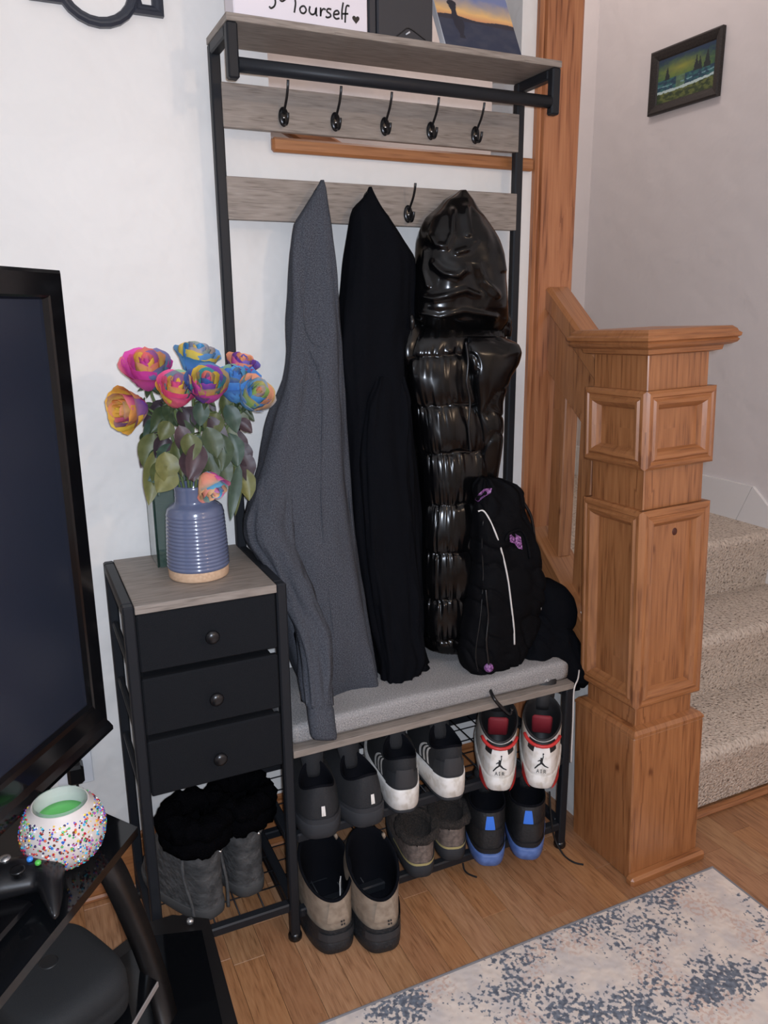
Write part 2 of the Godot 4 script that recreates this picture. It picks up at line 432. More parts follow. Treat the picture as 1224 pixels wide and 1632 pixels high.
func build_handrail():
	var a := Vector3(0.84, 1.355, -0.026); var b := Vector3(0.84, 1.115, 0.27)
	var d := (a - b).normalized()
	var n := Vector3.RIGHT.cross(d)      # points up/back away
	if n.y < 0: n = -n
	var t := thing("stair_handrail", "sloping pine handrail with two square balusters between casing and newel post", "handrail", Vector3(0.84, 0.7, 0.1))
	var st := ns()
	bbox(st, (a + b) * 0.5 - n * 0.025, Vector3(0.07, (a - b).length(), 0.05), 0.008, Basis(Vector3.RIGHT, d, Vector3.RIGHT.cross(d)))
	part("rail", st, M.pine, t)
	st = ns()
	bbox(st, (a + b) * 0.5 - n * 0.105, Vector3(0.045, (a - b).length() * 0.97, 0.115), 0.003, Basis(Vector3.RIGHT, d, Vector3.RIGHT.cross(d)))
	part("sub_rail", st, M.pine, t)
	for z in [0.028, 0.138]:
		st = ns(); boxes(st, Vector3(0.82, 0.69 - (z + 0.03) * 0.84 + 0.03, z - 0.026), Vector3(0.86, 1.2 - (z - 0.04) * 0.8, z + 0.026), 0.003)
		part("baluster", st, M.pine, t)
	# wall rail of the upper flight, seen through the opening
	t = thing("wall_handrail", "brown sloping wall handrail seen through the opening behind the hooks", "handrail", Vector3(0.5, 1.85, -1.13))
	var c := pz(511, 228, -1.13)
	st = ns(); bbox(st, c, Vector3(1.1, 0.07, 0.04), 0.008, Basis(Vector3.BACK, -0.42)); part("rail", st, M.pine_h, t)
	for k in [-0.35, 0.35]:
		st = ns(true); tube(st, [c + Vector3(k * cos(0.42), -k * sin(0.42) - 0.03, 0.0), c + Vector3(k * cos(0.42), -k * sin(0.42) - 0.04, -0.06)], 0.008); part("bracket", st, M.blackhook, t)

func build_newel():
	var t := thing("newel_post", "square pine newel post with recessed moulded panels and wide cap", "newel post", Vector3(0.865, 0, 0.345), "", true)
	t.basis = Basis(Vector3(-0.7, 0, 0.72).normalized(), 0.0)
	var lean := 0.0346
	t.basis = Basis(Vector3(-0.68, 0, 0.73).normalized(), lean)   # leans a little towards the wall
	# small correction so that the foot stays on the floor is absorbed by the foot trim
	var st := ns(); bbox(st, Vector3(0, 0.183, 0), Vector3(0.208, 0.366, 0.208), 0.003); part("plinth", st, M.pine, t)
	st = ns(); bbox(st, Vector3(0, 0.006, 0.112), Vector3(0.228, 0.026, 0.026), 0.006); part("foot_trim", st, M.pine_h, t)
	st = ns(); 
	# bevelled top of the plinth
	var rr := []
	for q in [[0.104, 0.366], [0.104, 0.372], [0.098, 0.380], [0.082, 0.384]]:
		rr.append([Vector3(-q[0], q[1], q[0]), Vector3(q[0], q[1], q[0]), Vector3(q[0], q[1], -q[0]), Vector3(-q[0], q[1], -q[0])])
	loft(st, rr, false, true); part("plinth_moulding", st, M.pine, t)
	st = ns(); bbox(st, Vector3(0, 0.80, 0), Vector3(0.166, 0.87, 0.166), 0.002); part("shaft", st, M.pine, t)
	var prof := [Vector2(0, 0), Vector2(0, 0.010), Vector2(0.004, 0.014), Vector2(0.009, 0.0145), Vector2(0.011, 0.0115), Vector2(0.013, 0.0115), Vector2(0.016, 0.015), Vector2(0.021, 0.014), Vector2(0.026, 0.008), Vector2(0.028, 0.004), Vector2(0.030, 0.0)]
	for k in prof.size(): prof[k] = Vector2(prof[k].x * 1.35, prof[k].y * 1.2)
	var hw := 0.0955; var sh := 0.083
	for f in 4:
		var b := Basis(Vector3.UP, f * PI / 2)
		var o: Vector3 = b * Vector3.BACK; var r: Vector3 = b * Vector3.RIGHT
		for pn in [[0.432, 0.885], [0.972, 1.135]]:
			var y0: float = pn[0]; var y1: float = pn[1]
			var base := o * sh
			var c00 := base - r * hw + Vector3.UP * y0; var c10 := base + r * hw + Vector3.UP * y0
			var c01 := base - r * hw + Vector3.UP * y1; var c11 := base + r * hw + Vector3.UP * y1
			st = ns(); mould(st, c00, c10, Vector3.UP, o, prof); part("panel_moulding", st, M.pine_h, t)
			st = ns(); mould(st, c01, c11, Vector3.DOWN, o, prof); part("panel_moulding", st, M.pine_h, t)
			st = ns(); mould(st, c00, c01, r, o, prof); part("panel_moulding", st, M.pine, t)
			st = ns(); mould(st, c10, c11, -r, o, prof); part("panel_moulding", st, M.pine, t)
			if f == 0 or f == 2:
				# top and bottom closing of the frame
				st = ns()
				for yy in [y0, y1]:
					bbox(st, o * (sh + 0.005) + Vector3.UP * (yy + (0.0006 if yy == y0 else -0.0006)), Vector3(hw * 2, 0.0012, 0.01) , 0.0, b)
				part("frame_edge", st, M.pine_h, t)
	st = ns(true); lathe(st, [Vector2(1.0, -0.001), Vector2(0.9, 0.0006), Vector2(0.3, 0.0009), Vector2(0.01, 0.0009)], 18, Transform3D(Basis(Vector3(0.0075, 0, 0), Vector3(0, 0, 1), Vector3(0, -0.009, 0)), Vector3(0.008, 0.825, 0.0832))); part("knot", st, mat(C(74, 34, 24), 0.45), t)
	# cap
	st = ns()
	var cp := []
	for q in [[0.083, 1.205], [0.100, 1.209], [0.102, 1.218], [0.112, 1.220], [0.120, 1.224], [0.123, 1.229], [0.120, 1.233], [0.125, 1.236], [0.126, 1.242], [0.121, 1.246], [0.119, 1.251], [0.112, 1.257]]:
		cp.append([Vector3(-q[0], q[1], q[0]), Vector3(q[0], q[1], q[0]), Vector3(q[0], q[1], -q[0]), Vector3(-q[0], q[1], -q[0])])
	loft(st, cp, true, true); part("cap", st, M.pine_h, t)

func build_wall_things():
	# picture on the stair wall
	var x := 1.858
	var fa := pxx(1043, 82, x); var nb := pxx(1147, 157, x)
	var t := thing("framed_painting", "small seascape painting in black frame on the stair wall", "picture", Vector3(x, nb.y, (fa.z + nb.z) / 2))
	var st := ns()
	var z0 := fa.z; var z1 := nb.z + 0.002; var y0 := nb.y + 0.008; var y1 := fa.y - 0.008
	var pr := [Vector2(0, 0), Vector2(0, 0.014), Vector2(0.006, 0.018), Vector2(0.018, 0.014), Vector2(0.03, 0.008), Vector2(0.034, 0.004)]
	var fm := tmat(noise_tex(91, 0.1, 2, [[0.3, C(24, 22, 22)], [0.8, C(52, 46, 42)]]), 6.0, 0.5)
	for e in [[Vector3(x, y0, z0), Vector3(x, y0, z1), Vector3.UP], [Vector3(x, y1, z0), Vector3(x, y1, z1), Vector3.DOWN], [Vector3(x, y0, z0), Vector3(x, y1, z0), Vector3.BACK], [Vector3(x, y0, z1), Vector3(x, y1, z1), Vector3.FORWARD]]:
		st = ns(); mould(st, e[0], e[1], e[2], Vector3.LEFT, pr); part("frame", st, fm, t)
	var q := ns()
	uvquad(q, Vector3(x - 0.004, y0 + 0.03, z0 + 0.03), Vector3(x - 0.004, y0 + 0.03, z1 - 0.03), Vector3(x - 0.004, y1 - 0.03, z1 - 0.03), Vector3(x - 0.004, y1 - 0.03, z0 + 0.03))
	var pm := mat(C(205, 225, 225), 0.4); pm.albedo_texture = seascape()
	part("canvas", q, pm, t)
	# quatrefoil frame on the back wall, mostly above the picture
	var f := thing("quatrefoil_wall_frame", "dark quatrefoil shaped wall frame hanging above the television", "frame", Vector3(-0.198, 1.80, WZ))
	st = ns()
	var cx := -0.198; var cy := 1.948; var hs := 0.108; var lr := 0.070
	var path := []
	for k in 4:
		var b := k * PI / 2
		# from one corner, notch, lobe, notch, next corner; start with the bottom side
		var loc := [Vector2(-hs, -hs), Vector2(-lr * 0.98, -hs)]
		for a in 13:
			var an := PI + PI * a / 12.0
			loc.append(Vector2(cos(an) * lr * 0.96, -hs + 0.032 + sin(an) * lr * 0.9))
		loc.append(Vector2(lr * 0.98, -hs))
		for p in loc: path.append(p.rotated(b))
	var n := path.size()
	var rings := []
	var prof := [Vector2(-0.008, 0), Vector2(-0.008, 0.012), Vector2(-0.003, 0.016), Vector2(0.001, 0.012), Vector2(0.005, 0.010), Vector2(0.010, 0.006), Vector2(0.012, 0)]
	for pr2 in prof:
		var ring := []
		for k in n:
			var d1: Vector2 = (path[k] - path[(k + n - 1) % n]).normalized(); var d2: Vector2 = (path[(k + 1) % n] - path[k]).normalized()
			var tg := (d1 + d2).normalized(); var nm := Vector2(-tg.y, tg.x)
			var mit: float = 1.0 / max(0.6, nm.dot(Vector2(-d1.y, d1.x)))
			var p: Vector2 = path[k] + nm * pr2.x * mit
			ring.append(Vector3(cx + p.x, cy + p.y, WZ + pr2.y))
		rings.append(ring)
	for i in rings.size() - 1:
		for j in n: quad(st, rings[i][(j + 1) % n], rings[i][j], rings[i + 1][j], rings[i + 1][(j + 1) % n])
	part("moulding", st, mat(C(44, 48, 58), 0.35), f)
	# wall outlet with a plug
	var o := thing("wall_outlet", "white wall outlet plate below the television", "outlet", Vector3(-0.385, 0.29, WZ))
	st = ns(); bbox(st, Vector3(-0.386, 0.353, WZ + 0.003), Vector3(0.074, 0.118, 0.006), 0.002); part("plate", st, M.outlet, o)
	var pl := thing("power_plug", "black plug with cord in the wall outlet", "plug", Vector3(-0.385, 0.31, WZ + 0.02))
	st = ns(); bbox(st, Vector3(-0.386, 0.338, WZ + 0.026), Vector3(0.034, 0.045, 0.04), 0.006); part("body", st, M.plastic_black, pl)
	st = ns(true); tube(st, smooth_pts([Vector3(-0.386, 0.32, WZ + 0.03), Vector3(-0.383, 0.29, WZ + 0.034), Vector3(-0.376, 0.25, WZ + 0.03), Vector3(-0.39, 0.10, WZ + 0.03), Vector3(-0.45, 0.008, WZ + 0.06), Vector3(-0.6, 0.006, WZ + 0.09)]), 0.003); part("cord", st, M.plastic_black, pl)
func uvquad(st: SurfaceTool, a, b, c, d):
	# a..d counter-clockwise from outside, a = bottom left
	var v := [[a, Vector2(0, 1)], [c, Vector2(1, 0)], [b, Vector2(1, 1)], [a, Vector2(0, 1)], [d, Vector2(0, 0)], [c, Vector2(1, 0)]]
	for p in v: st.set_uv(p[1]); st.add_vertex(p[0])
func seascape() -> ImageTexture:
	var w := 160; var h := 104
	var im := Image.create(w, h, false, Image.FORMAT_RGB8); var n := fn(95, 0.05, 3)
	for y in h:
		for x in w:
			var u := x / float(w); var v := y / float(h); var nn := n.get_noise_2d(x, y * 2.0)
			var c: Color
			if v < 0.48:
				c = C(20, 56, 92).lerp(C(84, 120, 66), clamp(v * 2.4 - 0.15 + nn * 0.5, 0, 1))
				var g: float = max(0.0, 1.0 - Vector2((u - 0.42) * 1.6, (v - 0.3) * 4.0).length())
				c = c.lerp(C(205, 180, 70), g * 0.8)
			elif v < 0.72:
				c = C(22, 62, 92).lerp(C(60, 120, 120), clamp(0.5 + nn * 1.5, 0, 1))
				if abs(u - 0.42) < 0.08: c = c.lerp(C(170, 170, 100), 0.5)
			else: c = C(50, 66, 40).lerp(C(120, 120, 62), clamp(0.5 + nn * 2.0, 0, 1))
			for tr in [[0.18, 0.2], [0.68, 0.18], [0.74, 0.22], [0.86, 0.12]]:
				if v > tr[1] and v < 0.5 and abs(u - tr[0]) < (v - tr[1]) * 0.16 + nn * 0.015: c = C(26, 40, 46)
			var wave: float = 0.74 - 0.10 * pow(abs(u - 0.35), 1.4) * (1.0 if u > 0.35 else 0.4) + nn * 0.02 - (0.1 if u > 0.9 else 0.0) * (u - 0.9)
			if abs(v - wave) < 0.028: c = C(225, 230, 230)
			elif abs(v - wave + 0.12) < 0.012 and nn > -0.1: c = C(150, 180, 190)
			im.set_pixel(x, y, c)
	return ImageTexture.create_from_image(im)

# ---------------------------------------------------------------- hall tree
func post(t, x, z, y0, y1, called := "post"):
	var st := ns(); boxes(st, Vector3(x - TS / 2, y0, z - TS / 2), Vector3(x + TS / 2, y1, z + TS / 2), 0.003)
	var o := part(called, st, M.black, t)
	if y0 < 0.05:
		st = ns(true); lathe(st, [Vector2(0.0135, 0.0), Vector2(0.0150, 0.003), Vector2(0.0150, 0.010), Vector2(0.0125, 0.016), Vector2(0.009, 0.018)], 16, Transform3D(Basis(), Vector3(x, 0, z))); part("foot", st, M.plastic_black, o)
func bar(t, a: Vector3, b: Vector3, called := "rail", s := TS):
	var st := ns(); var lo := Vector3(min(a.x, b.x), min(a.y, b.y), min(a.z, b.z)); var hi := Vector3(max(a.x, b.x), max(a.y, b.y), max(a.z, b.z))
	for i in 3:
		if hi[i] - lo[i] < 0.001: lo[i] -= s / 2; hi[i] += s / 2
	boxes(st, lo, hi, 0.003); part(called, st, M.black, t)
func wire_rack(t, x0, x1, z0, z1, y):
	var st := ns(true)
	var nx := int((x1 - x0) / 0.048); var nz := int((z1 - z0) / 0.045)
	for i in range(1, nx): tube(st, [Vector3(lerp(x0, x1, float(i) / nx), y, z0), Vector3(lerp(x0, x1, float(i) / nx), y, z1)], 0.0016, 5)
	for i in range(1, nz): tube(st, [Vector3(x0, y - 0.002, lerp(z0, z1, float(i) / nz)), Vector3(x1, y - 0.002, lerp(z0, z1, float(i) / nz))], 0.0016, 5)
	part("wire_grid", st, M.black, t)
func hook(t, x, y, z, arm := 1.0):
	var st := ns(true)
	lathe(st, [Vector2(0.0001, -0.0015), Vector2(0.95, -0.0015), Vector2(1.0, 0.0), Vector2(0.95, 0.002), Vector2(0.5, 0.0035), Vector2(0.001, 0.004)], 20, Transform3D(Basis(Vector3(0.0105, 0, 0), Vector3(0, 0, 1), Vector3(0, -0.0185, 0)), Vector3(x, y, z + 0.0015)))
	var o := part("hook", st, M.blackhook, t)
	st = ns(true)
	tube(st, smooth_pts([Vector3(x, y + 0.004, z + 0.003), Vector3(x, y + 0.014, z + 0.012), Vector3(x, y + 0.03, z + 0.026), Vector3(x, y + 0.030 + 0.016 * arm, z + 0.034), Vector3(x, y + 0.032 + 0.026 * arm, z + 0.037)]), 0.0026, 8)
	tube(st, smooth_pts([Vector3(x, y - 0.004, z + 0.003), Vector3(x, y - 0.014, z + 0.009), Vector3(x, y - 0.016, z + 0.02), Vector3(x, y - 0.008, z + 0.027), Vector3(x, y + 0.002, z + 0.029)]), 0.003, 8)
	part("hook_arm", st, M.blackhook, o)
	st = ns(true); lathe(st, [Vector2(0.0025, 0), Vector2(0.0025, 0.001), Vector2(0.001, 0.002)], 8, Transform3D(Basis(Vector3.RIGHT, PI / 2), Vector3(x, y - 0.002, z + 0.004))); part("screw", st, M.silver, o)
func build_hall_tree():
	var t := thing("hall_tree", "tall hall tree of black metal tube and grey wood boards with three black drawers", "hall tree", Vector3(0.2, 0, 0.14))
	var h := TS / 2; var tk := 0.0125
	post(t, -HC, 0.0, 0.006, YC); post(t, -HC, HD, 0.006, YC); post(t, 0.0, HD, 0.006, YC)
	post(t, 0.0, 0.0, 0.006, YS - tk); post(t, HW, 0.0, 0.006, YS - tk); post(t, HW, HD, 0.006, 0.43)
	# drawer side
	for x in [-HC, 0.0]:
		bar(t, Vector3(x, YC - h, h), Vector3(x, YC - h, HD - h))
		bar(t, Vector3(x, 0.085, h), Vector3(x, 0.085, HD - h))
		for y in [0.672, 0.547, 0.418]: bar(t, Vector3(x, y, h), Vector3(x, y, HD - h), "runner", 0.012)
	for z in [0.0, HD]: bar(t, Vector3(-HC + h, 0.085, z), Vector3(-h, 0.085, z))
	wire_rack(t, -HC + h, -h, h, HD - h, 0.093)
	var st := ns(); boxes(st, Vector3(-HC + h, YC - 0.0155, -h), Vector3(-h, YC + 0.0005, HD + h + 0.002), 0.001); part("drawer_top_board", st, M.oak, t)
	var dy := [[0.674, 0.784], [0.549, 0.661], [0.424, 0.537]]
	for k in 3:
		st = ns(); boxes(st, Vector3(-HC + h + 0.006, dy[k][0] + 0.006, 0.004), Vector3(-h - 0.006, dy[k][1] - 0.008, HD - 0.004), 0.004)
		var d := part("drawer", st, M.drawer, t)
		st = ns(); boxes(st, Vector3(-HC + h + 0.001, dy[k][0], HD - 0.006), Vector3(-h - 0.002, dy[k][1], HD + h - 0.001), 0.003); part("drawer_front", st, M.drawer, d)
		st = ns(true); lathe(st, [Vector2(0.005, 0), Vector2(0.005, 0.008), Vector2(0.0125, 0.0115), Vector2(0.0135, 0.015), Vector2(0.011, 0.019), Vector2(0.006, 0.0215), Vector2(0.001, 0.0222)], 24, Transform3D(Basis(Vector3.RIGHT, PI / 2), Vector3(-0.1375, (dy[k][0] + dy[k][1]) / 2 - 0.004, HD + h - 0.002))); part("knob", st, M.knob, d)
	# bench side
	for y in [0.245, 0.063]:
		for z in [0.0, HD]: bar(t, Vector3(h, y, z), Vector3(HW - h, y, z))
		for x in [HW]: bar(t, Vector3(x, y, h), Vector3(x, y, HD - h))
		bar(t, Vector3(0, y, h), Vector3(0, y, HD - h))
		wire_rack(t, h, HW - h, h, HD - h, y + 0.009)
	for x in [0.0, HW]: bar(t, Vector3(x, 0.42, h), Vector3(x, 0.42, HD - h))
	st = ns(); boxes(st, Vector3(h, 0.431, -h), Vector3(HW + h, 0.446, HD + h), 0.001); part("bench_board", st, M.oak, t)
	# hook boards
	st = ns(); boxes(st, Vector3(h - 0.002, 1.643, -0.001), Vector3(HW - h + 0.004, 1.722, 0.0125), 0.001); part("hook_board", st, M.oak, t)
	st = ns(); boxes(st, Vector3(h - 0.002, 1.475, -0.001), Vector3(HW - h + 0.004, 1.555, 0.0125), 0.001); part("hook_board", st, M.oak, t)
	for x in [0.129, 0.239, 0.35, 0.459, 0.57]: hook(t, x, 1.670, 0.0125)
	for x in [0.181, 0.292, 0.404, 0.516]: hook(t, x, 1.500, 0.0125, 1.0 if x == 0.404 else 0.1)
	# shelf, brackets and rod
	st = ns(); boxes(st, Vector3(-h, YS - tk, -h), Vector3(HW + h, YS, 0.1395), 0.0008); part("shelf_board", st, M.oak, t)
	for x in [0.0, HW]:
		bar(t, Vector3(x, YS - tk - h, h), Vector3(x, YS - tk - h, 0.128 - h), "bracket")
		post(t, x, 0.128, 1.697, YS - tk, "bracket_drop")
	st = ns(true); tube(st, [Vector3(h, 1.722, 0.128), Vector3(HW - h, 1.722, 0.128)], 0.0125, 16); part("hanging_rod", st, M.black, t)

func soft_box(st, lo: Vector3, hi: Vector3, r: float, nz: FastNoiseLite, amp: float, nx := 40, nzz := 16):
	# rounded slab, smooth, with gently uneven top
	var rings := []
	var prof := []
	var hy := (hi.y - lo.y)
	for a in 5: prof.append(Vector2(r * (1 - cos(PI / 2 * (1 - a / 4.0))) , lo.y + r - r * sin(PI / 2 * (1 - a / 4.0))))
	for a in 5: prof.append(Vector2(r * (1 - cos(PI / 2 * a / 4.0)), hi.y - r + r * sin(PI / 2 * a / 4.0)))
	for k in 5: prof.append(Vector2(r + (k + 1) * 0.02, hi.y))
	var outline := []
	for i in nx: outline.append([Vector2(lerp(lo.x, hi.x, float(i) / nx), hi.z), Vector2(0, 1)])
	for i in nzz: outline.append([Vector2(hi.x, lerp(hi.z, lo.z, float(i) / nzz)), Vector2(1, 0)])
	for i in nx: outline.append([Vector2(lerp(hi.x, lo.x, float(i) / nx), lo.z), Vector2(0, -1)])
	for i in nzz: outline.append([Vector2(lo.x, lerp(lo.z, hi.z, float(i) / nzz)), Vector2(-1, 0)])
	for p in prof:
		var ring := []
		for o in outline:
			var q: Vector2 = o[0]
			q.x = clamp(q.x, lo.x + p.x, hi.x - p.x); q.y = clamp(q.y, lo.z + p.x, hi.z - p.x)
			var y: float = p.y + (nz.get_noise_2d(q.x * 100, q.y * 100) * amp if p.y > lo.y + r else 0.0)
			ring.append(Vector3(q.x, y, q.y))
		rings.append(ring)
	loft(st, rings)
func build_cushion():
	var st := ns(true)
	soft_box(st, Vector3(0.016, 0.4465, 0.0), Vector3(HW + 0.004, 0.493, 0.268), 0.013, fn(101, 0.03, 2), 0.006)
	var o := mesh_of(st, M.cushion); o.name = numbered("bench_cushion"); add_child(o)
	tag(o, "pale grey woven seat cushion lying on the bench board", "cushion")

# ---------------------------------------------------------------- draped garments
func interp_rows(rows: Array, n: int) -> Array:
	var out := []
	for i in n:
		var t := float(i) / (n - 1)
		var y: float = lerp(float(rows[0][0]), float(rows[-1][0]), t)
		var k := 0
		while k < rows.size() - 2 and rows[k + 1][0] < y: k += 1
		var a = rows[k]; var b = rows[k + 1]; var p = rows[max(k - 1, 0)]; var q = rows[min(k + 2, rows.size() - 1)]
		var f: float = clamp((y - a[0]) / float(b[0] - a[0]), 0, 1)
		var r := [y]
		for c in range(1, 5): r.append(lerp(lerp(float(a[c]), float(b[c]), f), cubic_interpolate(float(a[c]), float(b[c]), float(p[c]), float(q[c]), f), 0.5))
		out.append(r)
	return out
func drape(st, rows: Array, n: int, m: int, disp: Callable, cap0 := true, cap1 := true, sq := 0.75):
	# rows: [pixel row, left, right, centre z, half thickness]
	var R := interp_rows(rows, n)
	var rings := []
	for i in n:
		var r = R[i]
		var L := pz(r[1], r[0], r[3]); var Q := pz(r[2], r[0], r[3])
		var c := (L + Q) * 0.5; var hx := (Q - L) * 0.5
		var ring := []
		for j in m:
			var a := -TAU * j / m
			var ca := cos(a); var sa := -sin(a)
			var ex: float = sign(ca) * pow(abs(ca), sq); var ez: float = sign(sa) * pow(abs(sa), sq)
			var p := c + hx * ex + Vector3(0, 0, r[4]) * ez
			var nrm: Vector3 = (hx.normalized() * ca * r[4] + Vector3(0, 0, 1) * sa * hx.length()).normalized() if hx.length() > 0.001 else Vector3.BACK
			var fade: float = smoothstep(0.0, 0.35, abs(sa))
			p += nrm * disp.call(float(i) / (n - 1), r[0], -a, p) * (0.25 + 0.75 * fade) * min(1.0, hx.length() / 0.03)
			ring.append(p)
		rings.append(ring)
	if (rings[1][0] - rings[0][0]).y < 0: 
		for q in rings: q.reverse()
	loft(st, rings, cap0, cap1)
	return rings
func to_px(p: Vector3) -> Vector2:
	var q := Basis.from_euler(EUL).inverse() * (p - CAM)
	return Vector2(612.0 + FPX * q.x / -q.z, 816.0 - FPX * q.y / -q.z)
func on_surf(rings: Array, u: float, v: float, off := 0.0) -> Vector3:
	# the point of a draped surface seen at that pixel, moved off towards the viewer
	var best := Vector3.ZERO; var bc := 1e9
	for r in rings:
		for p in r:
			var d := to_px(p).distance_to(Vector2(u, v)) + CAM.distance_to(p) * 60.0
			if d < bc: bc = d; best = p
	var z := best.z
	var o := pz(u, v, z)
	return o + (CAM - o).normalized() * off
func surf_line(rings, pts: Array, off: float) -> Array:
	var o := []
	for q in pts: o.append(on_surf(rings, q[0], q[1], off))
	return smooth_pts(o)
func build_clothes():
	var n1 := fn(111, 2.2, 3); var n2 := fn(113, 6.0, 2)
	# --- grey hoodie
	var g := thing("grey_hoodie", "charcoal grey hoodie hanging by its hood from a lower hook", "hoodie", pz(515, 1100, 0.1))
	var fold := func(t, y, a, p): return n1.get_noise_3d(p.x * 3.2, p.y * 0.55, a * 0.25) * 0.022 * smoothstep(0.0, 0.2, t) + sin(a * 5.0 + t * 3.0 + n1.get_noise_1d(p.y) * 3.0) * 0.0045 * smoothstep(0.1, 0.5, t)
	var st := ns(true)
	var rh = drape(st, [[287, 511, 516, 0.045, 0.004], [300, 504, 519, 0.046, 0.01], [330, 486, 522, 0.048, 0.02], [356, 470, 525, 0.05, 0.028], [400, 465, 528, 0.05, 0.032], [470, 466, 535, 0.052, 0.034], [560, 463, 545, 0.058, 0.036], [605, 457, 548, 0.06, 0.038], [650, 442, 552, 0.065, 0.042], [700, 427, 555, 0.07, 0.045], [760, 409, 558, 0.08, 0.048], [800, 402, 560, 0.085, 0.05], [850, 409, 564, 0.095, 0.052], [900, 424, 571, 0.105, 0.055], [960, 440, 582, 0.115, 0.055], [1010, 452, 590, 0.125, 0.054], [1050, 466, 597, 0.135, 0.05], [1080, 478, 602, 0.14, 0.045], [1108, 488, 599, 0.145, 0.035]], 130, 72, fold)
	part("body", st, M.hoodie, g)
	for q in [[[524, 340], [529, 420], [538, 500], [546, 580], [551, 680], [556, 780], [566, 870]], [[494, 560], [510, 600], [514, 660], [512, 760], [516, 860], [528, 980], [540, 1060]], [[480, 470], [486, 520], [500, 548], [520, 552]]]:
		st = ns(true); tube(st, surf_line(rh, q, 0.0004), 0.0013, 6); part("seam", st, M.hoodie, g)
	st = ns(true)
	var fold2 := func(t, y, a, p): return n1.get_noise_3d(p.x * 5.0, p.y * 2.0, a) * 0.014 + sin(a * 3.0 + t * 9.0) * 0.003
	drape(st, [[735, 424, 470, 0.085, 0.02], [780, 404, 470, 0.10, 0.035], [830, 391, 468, 0.118, 0.042], [860, 396, 470, 0.128, 0.044], [900, 420, 482, 0.14, 0.044], [950, 446, 500, 0.16, 0.044], [1000, 468, 518, 0.19, 0.042], [1050, 478, 524, 0.225, 0.036], [1090, 482, 526, 0.255, 0.028], [1122, 486, 528, 0.276, 0.02]], 70, 48, fold2)
	part("sleeve", st, M.hoodie, g)
	st = ns(true)
	var ribs := func(t, y, a, p): return sin(a * 46.0) * 0.0008
	drape(st, [[1118, 488, 526, 0.277, 0.016], [1126, 490, 530, 0.284, 0.019], [1150, 492, 533, 0.296, 0.017], [1172, 495, 536, 0.302, 0.015], [1176, 497, 535, 0.302, 0.012]], 14, 96, ribs)
	part("cuff", st, M.hoodie, g)
	st = ns(true)
	drape(st, [[1098, 528, 602, 0.150, 0.05], [1104, 527, 602, 0.156, 0.056], [1116, 530, 599, 0.170, 0.056], [1126, 534, 592, 0.178, 0.05]], 10, 96, ribs)
	part("hem_band", st, M.hoodie, g)
	# --- black hoodie
	var k := thing("black_hoodie", "plain black hoodie hanging by its hood between grey hoodie and shiny jacket", "hoodie", pz(620, 1090, 0.1))
	st = ns(true)
	drape(st, [[298, 588, 592, 0.045, 0.004], [312, 582, 597, 0.046, 0.012], [330, 565, 606, 0.047, 0.022], [345, 561, 616, 0.048, 0.03], [380, 558, 638, 0.05, 0.036], [412, 555, 658, 0.05, 0.04], [450, 552, 661, 0.05, 0.042], [500, 547, 658, 0.052, 0.042], [540, 545, 645, 0.055, 0.042], [570, 545, 637, 0.058, 0.042], [600, 547, 641, 0.06, 0.044], [650, 550, 651, 0.064, 0.046], [720, 552, 660, 0.07, 0.048], [800, 556, 669, 0.08, 0.05], [900, 566, 671, 0.09, 0.05], [970, 578, 671, 0.10, 0.05], [1020, 590, 672, 0.11, 0.048], [1050, 597, 680, 0.118, 0.044], [1064, 600, 689, 0.121, 0.04], [1076, 602, 682, 0.124, 0.036], [1092, 606, 668, 0.128, 0.028], [1106, 640, 660, 0.13, 0.012]], 120, 64, fold)
	part("body", st, M.blackcloth, k)
	st = ns(true)
	drape(st, [[600, 600, 640, 0.09, 0.012], [640, 585, 650, 0.105, 0.022], [740, 575, 655, 0.115, 0.026], [900, 585, 664, 0.130, 0.028], [1000, 600, 668, 0.145, 0.03], [1050, 606, 676, 0.16, 0.03], [1090, 610, 660, 0.17, 0.02]], 60, 48, fold2)
	part("sleeve", st, M.blackcloth, k)
	# --- puffer jacket
	var pf := thing("puffer_jacket", "shiny black quilted puffer jacket hanging by its hood", "jacket", pz(715, 1030, 0.1))
	var hn := fn(121, 3.0, 3); var hw := fn(122, 9.0, 2)
	var h1 := fn(123, 1.0, 1)
	var crease := func(t, y, a, p): return h1.get_noise_3d(p.x * 11.0, p.y * 7.0, 2.0) * 0.006 - pow(1.0 - abs(h1.get_noise_3d(p.x * 13.0 + p.y * 4.0, p.y * 7.0 - p.x * 5.0, 7.0)), 14.0) * 0.005 - exp(-pow((y - 492.0) / 14.0, 2.0)) * 0.012 * (1.0 + 0.5 * sin(a * 7.0))
	var folds := [[[722, 335], [721, 372], [712, 392], [696, 390], [688, 374]], [[728, 402], [745, 396], [756, 384]], [[690, 420], [706, 436], [728, 440], [738, 430]], [[664, 470], [690, 476], [716, 470], [742, 462], [760, 470]], [[776, 335], [792, 380], [799, 430]], [[676, 400], [672, 430], [680, 455]], [[740, 330], [746, 372]], [[760, 420], [772, 450], [790, 470]], [[664, 498], [700, 506], [740, 496], [790, 506]]]
	var hood_fold := func(t, y, a, p):
		var q := to_px(p); var d := 0.0
		for f in folds:
			for i in f.size() - 1:
				var c2 := Geometry2D.get_closest_point_to_segment(q, Vector2(f[i][0], f[i][1]), Vector2(f[i + 1][0], f[i + 1][1]))
				var e: float = q.distance_to(c2)
				d = max(d, exp(-pow(e / 5.0, 2.0)))
		return d * 0.0085 * (1.0 if sin(a) > 0 else 0.0) + h1.get_noise_3d(p.x * 12.0, p.y * 8.0, 2.0) * 0.006 + hn.get_noise_3d(p.x * 3.0, p.y * 3.0, 1.0) * 0.005
	st = ns(true)
